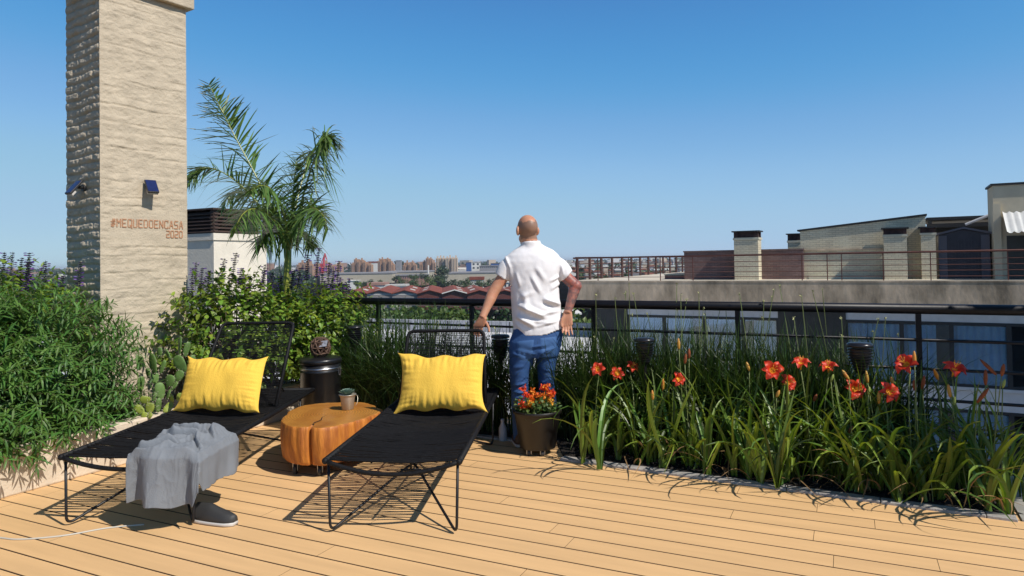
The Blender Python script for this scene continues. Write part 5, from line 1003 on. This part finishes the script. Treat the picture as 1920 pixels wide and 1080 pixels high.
for k in range(2):
    dr.obox(B_(sA+.27+k*(w_+.02), t-.02, ZS+.06), fa*w_, fb*.018, UZ*(ze-ZS-.2))
    for j in range(5): dr.obox(B_(sA+.30+k*(w_+.02)+j*w_/5, t-.032, ZS+.1), fa*.03, fb*.011, UZ*(ze-ZS-.28))
dr.build('door', m_ppl, th)
# right-hand roof house with corrugated awning
t = 1.2; sA, zA = SZ(1861, 349, t); th = thing('stair_house', 'tall beige roof house with corrugated awning at right edge', 'roof house', B_(sA, t, ZS)); m_bei = M('beige_render', (.58, .50, .36), rough=.9, var=.1, vs=1.5)
MB().obox(B_(sA, t, ZS+.01), fa*9, fb*1.6, UZ*(zA-ZS)).build('wall', m_bei, th); MB().obox(B_(sA-.06, t-.06, zA+.012), fa*9.1, fb*1.7, UZ*.07).build('coping', m_plate, th)
zw1 = SZ(1890, 398, t)[1]; zw0 = SZ(1890, 436, t-.9)[1]; aw = MB(); n = 90; x = np.linspace(.25, 6, n); y = .035*np.sin(x*2*math.pi/.20)
aw.grid(np.array([[B_(sA+a, t-.02-d_*1.0, zw1+(zw0-zw1)*d_+b) for a, b in zip(x, y)] for d_ in (0, .5, 1)])); aw.build('awning', M('corrugated_sheet', (.62, .62, .60), rough=.5, var=.1, vs=4), th, smooth=True)
MB().obox(B_(sA+.35, t-.03, ZS+.01), fa*5, fb*.028, UZ*(zw0-ZS-.1)).build('opening_shade', m_dkw, th); MB().obox(B_(sA-.02, t-.10, ZS+.01), fa*.22, fb*.10, UZ*(zw1-ZS+.3)).build('drain_pipe', m_bei, th)  # thin dark panel on the wall stands for shade under the awning
# ================================================================== lower neighbour, trees, sheds, city
GZ = -18.0
m_gnd = M('city_ground', (.16, .15, .11), rough=.95, rgb2=(.07, .095, .04), vs=.02, detail=8)
an = np.linspace(0, 2*math.pi, 97)[:-1]; gm = MB(); gm.rings(np.array([[(r*math.cos(a), r*math.sin(a), GZ) for a in an] for r in (1, 60, 300, 1200, 5000, 12000)])); tag(gm.build('ground', m_gnd), kind='structure')
m_mem = M('white_membrane', (.66, .66, .68), rough=.6, var=.06, vs=1.2); m_memd = M('grey_parapet', (.40, .40, .43), rough=.7, var=.12, vs=1)
pa, pb_ = P(520, 598, 38), P(1118, 603, 31); zR = -1.95
lb = thing('flat_roof_building', 'lower building with flat white roof just below the railing', 'building', np.array([0, 12, GZ])); v0 = np.array([pa[0], pa[1], 0]); v1 = np.array([pb_[0], pb_[1], 0]); dv = norm(v1-v0); dn = np.array([dv[1], -dv[0], 0]); LL2 = np.linalg.norm(v1-v0); v0 = v0-dv*14; LL2 += 14
v1 = v0+dv*LL2; PR = [v0[:2], (-26, 9.5), (1.9, 9.5), v1[:2]]; MB().prism(PR, GZ, zR).build('wall', m_cream, lb); MB().prism(PR, zR+.002, zR+.014).build('roof', m_mem, lb)
MB().obox(v0+UZ*(zR+.016), dv*LL2, -dn*.25, UZ*(P(700, 597.5, 36)[2]-zR)).build('parapet', m_memd, lb)
sm_ = MB()
for k in range(34): sm_.obox(v0+dv*(k*1.1+.3)+UZ*(zR+.02), dv*.05, dn*.012, UZ*(P(700, 597.5, 36)[2]-zR-.02))
sm_.build('parapet_seam', m_dkw, lb)
ts = MB()
def treebuild(c, h, wid, n, ls, mats, lab, grp, trunk=.25, seed=0, ratio=.72, flat=.8):
    """tapered trunk with limbs; crown of leaf-sized faces gathered in clumps"""
    rr = np.random.default_rng(seed+77); t = thing('tree', lab, 'tree', c, grp); cz = h*(1-ratio/2); rz_ = h*ratio/2; m = MB(); b = MB(); K = max(7, int(n/90)); cl = []
    b.tube([c, c+np.array([.02*h, 0, h*.3]), c+np.array([0, .02*h, h*.62])], [trunk, trunk*.75, trunk*.35], 7)
    for k in range(K):
        u = norm(rr.normal(size=3)); r = rr.random()**.4; p = c+np.array([u[0]*wid/2*r, u[1]*wid/2*r, cz+u[2]*rz_*r*flat]); cl.append((p, rr.uniform(.16, .30)*wid)); b.tube([c+np.array([0, 0, h*.35]), (c+np.array([0, 0, h*.5])+p)/2, p], [trunk*.4, trunk*.25, trunk*.1], 5, caps=False)
    nn = int(n/K)
    for p, r in cl:
        u = norm(rr.normal(size=(nn, 3))); q = p+u*r*np.array([1, 1, .8])*(rr.random((nn, 1))**.45); m.leaves(q, norm(u+rr.normal(size=(nn, 3))*.8), norm(u+np.array([0, 0, .8])+rr.normal(size=(nn, 3))*.3), ls*rr.uniform(.7, 1.3, nn), ls*.42, [(0, .3), (.5, 1), (1, .2)])
    m.build('crown', mats, t); b.build('trunk', m_wood2, t); return t
m_tr = [leafmat('tree_leaf', (.055, .100, .028), isl=.45, transl=.2), leafmat('dark_tree_leaf', (.028, .058, .020), isl=.45, transl=.15), leafmat('light_tree_leaf', (.095, .15, .035), isl=.45, transl=.25)]
treebuild(np.array([4.05, 3.32, 0]), 2.6, 1.25, 1500, .10, m_tr[0], 'added tree out of view that shades the right end of the flower bed', None, .03, 900, ratio=.52)  # unseen tree, added only to cast shade on the bed
# row of trees right behind the white roof
for k, (px, D, w_, top, mi, lab) in enumerate(((560, 50, 6, 572, 0, 'tree behind the white roof seen through the salvia'), (640, 52, 6, 570, 2, 'tree behind the white roof right of the salvia'), (715, 50, 5.5, 571, 0, 'tree behind the white roof at the first railing post'), (790, 52, 6, 566, 0, 'tree behind the white roof above the centre lounger'), (862, 50, 5, 558, 2, 'tree rising above the rail left of the person'), (925, 52, 5, 566, 1, 'tree behind the white roof beside the leaning arm'), (1000, 52, 5.5, 568, 0, 'tree behind the white roof hidden by the person'), (1082, 46, 4.0, 570, 2, 'tree right of the person below the rail'), (750, 58, 4.5, 556, 2, 'light green tree just above the rail at left'))):
    b = P(px, 600, D); zt_ = P(px, top-2, D)[2]; treebuild(np.array([b[0], b[1], GZ]), zt_-GZ, w_*1.25, 2600, .34, m_tr[mi], lab, 'trees behind the white roof', .22, k, ratio=.42)
hd = MB()
# red sheds
m_rr = M('red_roof_sheet', (.27, .060, .026), rough=.8, rgb2=(.15, .035, .020), vs=.35); m_rw = M('dark_red_wall', (.11, .028, .022), rough=.8, var=.2, vs=.5); m_gw = M('pale_shed_wall', (.24, .22, .21), rough=.85, var=.1, vs=.6); m_sky = M('pale_skylight', (.55, .53, .48), rough=.6); m_wh = M('white_render', (.70, .68, .63), rough=.85, var=.06, vs=.3)
SHD = 285; xs = [640, 688, 735, 782, 829, 876, 923, 970, 1017]; lab_ = ['half hidden behind the salvia', 'with pale gable at the left', 'with grey wall above the rail', 'with skylights at the middle', 'with white gable edges', 'with dark red gable', 'behind the leaning arm', 'hidden by the person']
for k in range(8):
    D = SHD+ (k-4)*-2.0; pl, pr, pm = P(xs[k], 551, D), P(xs[k+1], 551, D), P((xs[k]+xs[k+1])/2, 544.5, D); pl[2] = pr[2] = (pl[2]+pr[2])/2; L = np.array([-.10, 1, 0])*62; G0 = lambda p: np.array([p[0], p[1], GZ])
    th = thing('red_shed', 'red roofed shed '+lab_[k], 'shed', G0(pm), 'row of red roofed sheds')
    MB().add([G0(pl), G0(pr), pr, pm, pl, G0(pl)+L, G0(pr)+L, pr+L, pm+L, pl+L], [(0, 1, 2, 3, 4), (9, 8, 7, 6, 5), (5, 0, 4, 9), (1, 6, 7, 2)]).build('wall', m_gw if k in (1, 2) else m_rw, th)
    r = MB(); up = UZ*.25; o_ = np.array([0, -.8, 0])
    for p, q in ((pl, pm), (pm, pr)): r.add([p+o_+UZ*.02, q+o_+UZ*.02, q+L+UZ*.02, p+L+UZ*.02, p+o_+up, q+o_+up, q+L+up, p+L+up], [(3, 2, 1, 0), (4, 5, 6, 7), (0, 1, 5, 4), (1, 2, 6, 5), (2, 3, 7, 6), (3, 0, 4, 7)])
    r.build('roof', m_rr, th)
    for j in range(2):
        a = pl+(pm-pl)*.35+L*(.25+.4*j)+UZ*.27 if k % 2 else pm+(pr-pm)*.3+L*(.25+.4*j)+UZ*.27; d_ = (pm-pl) if k % 2 else (pr-pm); MB().obox(a, d_*.42, L*.12, UZ*.06).build('skylight', m_sky, th)
    if k == 4:
        bb = MB()
        for p, q in ((pl, pm), (pm, pr)): bb.obox(p+o_*1.1+UZ*.05, q-p, o_*.2, UZ*.45)
        bb.build('barge_board', m_wh, th)
    if k in (1, 2): MB().obox(G0(pl)+UZ*(pl[2]-GZ-.3)+np.array([0, -.1, 0]), pr-pl, np.array([0, .09, 0]), UZ*.3).build('eaves_band', m_wh, th)
# mid-distance trees in front of the warehouses
for k, (px, w_, top, bot, D, mi, lab) in enumerate(((824, 34, 499, 524, 560, 1, 'biggest dark round tree in front of the long warehouse'), (797, 16, 508, 524, 565, 1, 'dark oval tree left of the biggest tree'), (829, 24, 517, 537, 470, 0, 'tree just below the biggest dark tree'), (752, 22, 522, 538, 460, 0, 'leftmost tree of the green belt above red sheds'), (776, 24, 524, 538, 450, 0, 'low tree of the green belt left of centre'), (806, 24, 520, 538, 455, 2, 'lighter tree in the middle of the green belt'), (775, 18, 515, 526, 540, 0, 'tree before the reddish building'), (742, 16, 516, 526, 545, 1, 'small tree at the left of the reddish building'), (855, 24, 525, 538, 450, 1, 'tree of the green belt right of the big tree'), (878, 24, 523, 538, 455, 0, 'tree of the green belt below the railway field'), (902, 24, 526, 538, 450, 0, 'low tree of the green belt left of the sleeve'), (925, 22, 522, 536, 460, 1, 'tree of the green belt touching the sleeve'), (690, 22, 524, 540, 480, 1, 'dark tree near the white house at left'), (672, 18, 528, 538, 475, 0, 'small tree beside the white house'), (714, 10, 525, 534, 500, 0, 'tiny tree before the beige warehouse'), (683, 20, 540, 550, 330, 2, 'yellowish tree left of the red sheds'), (1066, 14, 555, 572, 200, 0, 'tree between the person and the block'))):
    b = P(px, bot, D); zt_ = P(px, top, D)[2]; zb = max(GZ, P(px, bot+4, D)[2]); wm = w_*D/1300; c = np.array([b[0], b[1], GZ]); treebuild(c, zt_-GZ, wm*1.1, 620, wm*.085, m_tr[mi], lab, 'trees of the green belt', .5, 100+k, ratio=min(.9, (P(px, top, D)[2]-P(px, bot, D)[2])/(zt_-GZ)*1.05))
# warehouses
m_bw = M('beige_wall', (.50, .44, .34), rough=.9, rgb2=(.42, .37, .28), vs=.05); m_gr = M('grey_roof', (.26, .25, .26), rough=.8, var=.12, vs=.1); m_pink = M('pinkish_wall', (.34, .19, .15), rough=.9, var=.2, vs=.1)
def slabhouse(name, lab, cat, x0, x1, yt, D, dep, mat, roof=None, grp=None, yaw=0.0, rr_h=1.2, win=None, ybot=None):
    a, b = P(x0, yt, D), P(x1, yt, D); z = (a[2]+b[2])/2; a[2] = b[2] = GZ; d_ = b-a; L = np.linalg.norm(d_); d_ = d_/L; n = np.array([-d_[1], d_[0], 0]); th = thing(name, lab, cat, (a+b)/2, grp)
    MB().obox(a, d_*L, n*dep, UZ*(z-GZ)).build('wall', mat, th)
    if roof is not None: MB().obox(a-d_*.5-n*.5+UZ*(z-GZ+.02), d_*(L+1), n*(dep+1), UZ*rr_h).build('roof', roof, th)
    if win:
        nx, ny, mt = win; wz = (z-GZ)
        zb_ = P(x0, ybot, D)[2]-GZ if ybot else wz*.1
        for i in range(nx):
            w_ = MB()
            for j in range(ny):
                cw = L/nx; chh = (wz-zb_)/ny; w_.obox(a+d_*(cw*(i+.28))-n*.12+UZ*(zb_+chh*(j+.3)), d_*cw*.44, n*.1, UZ*chh*.45)
            w_.build('window', mt, th)
    return th, a, d_, n, L, z
m_win = M('dark_window', (.05, .055, .065), rough=.3)
slabhouse('warehouse', 'long beige warehouse wall at left before the brick towers', 'warehouse', 600, 735, 514, 690, 60, m_bw, m_gr, 'beige warehouses')
slabhouse('warehouse', 'grey roofed warehouse above the reddish building', 'warehouse', 712, 800, 511, 720, 70, m_bw, m_gr, 'beige warehouses')
slabhouse('warehouse', 'long beige warehouse right of the biggest tree', 'warehouse', 838, 1010, 512, 700, 70, m_bw, m_gr, 'beige warehouses')
slabhouse('long_building', 'reddish low building with dark openings among trees', 'building', 742, 800, 517, 600, 14, m_pink, m_gr, None, win=(14, 1, m_win), ybot=524)
slabhouse('rail_wall', 'pale field wall right of the trees', 'wall', 842, 985, 524, 560, 3, m_bw); slabhouse('white_house', 'white house left of the green belt', 'house', 651, 668, 527, 520, 14, m_wh, m_wh, None, rr_h=.4)
slabhouse('white_house', 'white house with red roof before the sleeve', 'house', 881, 906, 525, 505, 12, m_wh, m_rr, None, rr_h=2.2); slabhouse('white_house', 'white building behind the elbow at the rail', 'house', 944, 966, 530, 400, 14, m_wh, m_wh, None, win=(3, 2, m_win)); slabhouse('white_house', 'white house beside the right forearm below the rail', 'house', 1058, 1085, 590, 120, 8, m_wh, m_wh, None, rr_h=.3)
slabhouse('low_house', 'pale low house left of the red sheds', 'house', 690, 720, 535, 400, 14, m_wh, m_pink, None, rr_h=1.5); slabhouse('low_house', 'pale low house above the left red sheds', 'house', 724, 760, 537, 385, 12, m_wh, m_sky, None, rr_h=1.0)
# brick towers
m_to = M('orange_brick', (.42, .25, .15), rough=.9, rgb2=(.36, .20, .12), vs=.08); m_tp = M('pale_tower', (.56, .44, .33), rough=.9, var=.06, vs=.05)
def tower(lab, x0, x1, tops, D, mat, seed):
    """cluster of stepped brick shafts with dark vertical window strips"""
    rr = np.random.default_rng(seed); c = P((x0+x1)/2, 500, D); th = thing('apartment_tower', lab, 'tower block', np.array([c[0], c[1], GZ]), 'brick apartment towers'); n = len(tops); xs_ = np.linspace(x0, x1, n+1); w_ = MB(); m = MB()
    for i, yt in enumerate(tops):
        off = (i % 2)*5; a, b = P(xs_[i], yt, D+off), P(xs_[i+1], yt, D+off); z = (a[2]+b[2])/2; L = b[0]-a[0]; p0 = np.array([a[0]+.0, D+off, GZ]); m.obox(p0+np.array([.02*i, 0, 0]), (L-.05*i % .3-.02, 0, 0), (0, 16+i*.11, 0), UZ*(z-GZ))
        m.obox(p0+np.array([L*.3, 4, z-GZ+.01]), (L*.4, 0, 0), (0, 5, 0), UZ*rr.uniform(1.5, 4))
        k = max(2, int(L/3.2))
        for j in range(k): w_.obox(p0+np.array([L*(j+.32)/k, -.15, 3]), (L/k*.36, 0, 0), (0, .14, 0), UZ*(z-GZ-4.5))
    m.build('wall', mat, th); w_.build('window', m_win, th); return th
tower('brick tower group just right of the palm trunk', 556, 586, (496, 492, 494, 490, 497), 1150, m_to, 1); tower('brick tower group behind the red crane', 588, 640, (494, 498, 492, 496, 499, 495), 1180, m_to, 2)
tower('stepped brick tower group left of centre', 658, 696, (494, 486, 490, 487, 491, 494, 496), 1120, m_to, 3); tower('tallest brick tower with pale shafts', 708, 738, (489, 485.5, 490, 485, 489, 495), 1080, m_to, 4)
tower('reddish brick tower left of the pale slabs', 755, 780, (497, 492, 495, 491, 496), 1100, m_to, 5); tower('brownish tower beside the pale slabs', 786, 816, (495, 490, 484, 485, 492), 1150, m_to, 6)
tower('pale orange slab block at left', 817, 834, (484, 483.5, 484), 1050, m_tp, 7); tower('pale orange slab block at right', 835, 857, (483.5, 483, 484, 483), 1040, m_tp, 8)
slabhouse('office_building', 'dark grey building between the brick towers', 'building', 742, 751, 489, 1250, 14, m_gr, m_gr, None, rr_h=1); slabhouse('white_house', 'white shed roof between the first brick towers', 'building', 690, 712, 493, 1300, 20, m_wh, m_rr, None, rr_h=3)
slabhouse('white_block', 'white unfinished block with square openings left of the person', 'building', 884, 900, 492, 800, 12, m_wh, m_wh, None, rr_h=.5, win=(2, 2, m_win), ybot=506); m_blu = M('blue_panel', (.03, .09, .28), rough=.6); slabhouse('blue_building', 'blue panelled building left of the white block', 'building', 874, 883, 492, 900, 10, m_blu, m_gr, None, rr_h=.6); slabhouse('low_factory', 'low factory with window row behind the sleeve', 'building', 899, 945, 499, 780, 16, m_gr, m_gr, None, rr_h=.8, win=(12, 1, m_win), ybot=504); slabhouse('blue_building', 'blue building at the sleeve edge', 'building', 920, 938, 494, 950, 10, m_blu, m_gr, None, rr_h=.6)
# masts and crane
m_cr = M('crane_red', (.55, .05, .07), rough=.6); cbp = P(604, 512, 900); cbp[2] = GZ; th = thing('harbour_crane', 'red crane on the skyline right of the palm', 'crane', cbp)
T_ = lambda px, py: P(px, py, 900)
MB().tube([cbp, T_(604, 500)], [2.6, 2.0], 8).build('tower', m_cr, th); MB().obox(T_(600, 500), (5, 0, 0), (0, 5, 0), UZ*4).build('cabin', m_cr, th); j = MB(); j.tube([T_(606, 498), T_(609, 475)], [1.6, .8], 6); j.tube([T_(609, 475), T_(613, 487)], [.9, .6], 6); j.tube([T_(602, 494), T_(609, 475)], .5, 5); j.build('jib', m_cr, th)
for px, y0, y1, lab in ((803, 497, 522, 'pale chimney mast left of the big tree'), (835, 500, 507, 'thin pale mast behind the biggest tree')):
    a = P(px, y1, 650); a[2] = GZ; tag(MB().tube([a, P(px, y0, 650)], [.9, .6], 8).build('mast', m_wh, at=a), lab, 'mast')
# far city and woods (one mass each)
m_city = bpy.data.materials.new('distant_walls'); m_city.use_nodes = True; nt_ = m_city.node_tree; g = nt_.nodes.new('ShaderNodeNewGeometry'); cr_ = nt_.nodes.new('ShaderNodeValToRGB'); cr_.color_ramp.interpolation = 'CONSTANT'
for i, (p, c) in enumerate(((0, (.60, .57, .52)), (.22, (.42, .36, .29)), (.40, (.68, .66, .64)), (.55, (.34, .19, .13)), (.70, (.30, .29, .30)), (.85, (.52, .42, .33)))):
    e = cr_.color_ramp.elements[i] if i < 2 else cr_.color_ramp.elements.new(p); e.position = p; e.color = (*c, 1)
nt_.links.new(g.outputs['Random Per Island'], cr_.inputs[0]); nt_.links.new(cr_.outputs[0], nt_.nodes['Principled BSDF'].inputs['Base Color']); nt_.nodes['Principled BSDF'].inputs['Roughness'].default_value = .9
rr = np.random.default_rng(5); ct = MB(); wd = MB(); hs_ = [0]
m_tile = M('tile_roof', (.30, .12, .07), rough=.9, island=.3, hue=.02)
def blocks(n, d0, d1, u0, u1, hmax, wm):
    for k in range(n):
        D = d0+(d1-d0)*rr.random()**1.2; u = rr.uniform(u0, u1); x = u*D; w_ = rr.uniform(.6, 1.6)*wm; h = rr.uniform(4, 9) if rr.random() < .8 else rr.uniform(8, hmax); ct.box((x, D, GZ+h/2), (w_, rr.uniform(.6, 1.4)*wm, h), rr.uniform(-.5, .5))
blocks(900, 1300, 5200, -.75, .62, 26, 26); blocks(240, 1250, 2500, .04, .30, 22, 16)
tag(ct.build('distant_city', m_city), kind='stuff', label='distant pale city rooftops along the horizon')
for k in range(1500):
    D = 520+4200*rr.random()**1.4; u = rr.uniform(-.76, .62)
    if -.29 < u < .03 and D < 1300 : continue
    s = rr.uniform(5, 11)*(1 if D < 1500 else 1.5); n = 22; c = np.array([u*D, D, GZ+s*.6]); q = norm(rr.normal(size=(n, 3))); wd.leaves(c+q*s*.55*np.array([1.2, 1, .8]), norm(q+rr.normal(size=(n, 3))*.7), norm(q+[0, 0, .8]), s*.55, s*.26, [(0, .4), (.5, 1), (1, .3)])
tag(wd.build('distant_woods', m_tr[1]), kind='stuff', label='distant tree cover between the houses')
# individual houses seen through the rusty railing
KN = ['pale', 'white', 'cream', 'grey']; hm = [m_wh, m_bw, m_tp, m_lintel]
k = 0
for row_, (D, y_, nH, wpx) in enumerate(((330, 521, 8, 12), (480, 512, 10, 10), (700, 505, 12, 8), (950, 499, 12, 7), (1200, 494, 12, 6))):
    for i in range(nH):
        px = 1066+(i+rr.uniform(.1, .9))*220/nH; w_ = wpx*rr.uniform(.7, 1.3); t_, a, d_, n_, L_, z_ = slabhouse('distant_house', 'small distant house seen through the rusty roof railing', 'house', px-w_/2, px+w_/2, y_-(px-960)*.0165-rr.uniform(0, 2), D*rr.uniform(.9, 1.1), 9, hm[int(rr.integers(0, 4))], [m_tile, m_gr, m_wh][int(rr.integers(0, 3))], 'distant houses beyond the roof railing', rr_h=rr.uniform(.4, 1.6)); k += 1
for i in range(46):
    px = 1062+rr.uniform(0, 222); D = rr.choice([260, 380, 520, 760]); yt_ = {260: 517, 380: 511, 520: 506, 760: 500}[int(D)]-(px-960)*.0165+rr.uniform(-1, 3); b = P(px, yt_, D); w_ = rr.uniform(7, 13)*(1 if D < 600 else 1.3); treebuild(np.array([b[0], b[1], GZ]), b[2]-GZ, w_, 260, w_*.10, m_tr[int(rr.integers(0, 2))], 'tree among the distant houses beyond the rusty roof railing', 'distant trees beyond the roof railing', .3, 300+i, ratio=.8)
# air
top = 26; hz = MB(); hz.obox((-12500, -12500, GZ-1), (25000, 0, 0), (0, 25000, 0), (0, 0, top-GZ+1)); ho = hz.build('haze', m_gnd)
mh = bpy.data.materials.new('haze_air'); mh.use_nodes = True; n_ = mh.node_tree.nodes; n_.remove(n_['Principled BSDF']); pv_ = n_.new('ShaderNodeVolumePrincipled'); pv_.inputs['Color'].default_value = (.80, .88, 1.0, 1); pv_.inputs['Density'].default_value = .00012; pv_.inputs['Anisotropy'].default_value = .1
mh.node_tree.links.new(pv_.outputs[0], n_['Material Output'].inputs['Volume']); ho.data.materials.clear(); ho.data.materials.append(mh); tag(ho, kind='stuff')
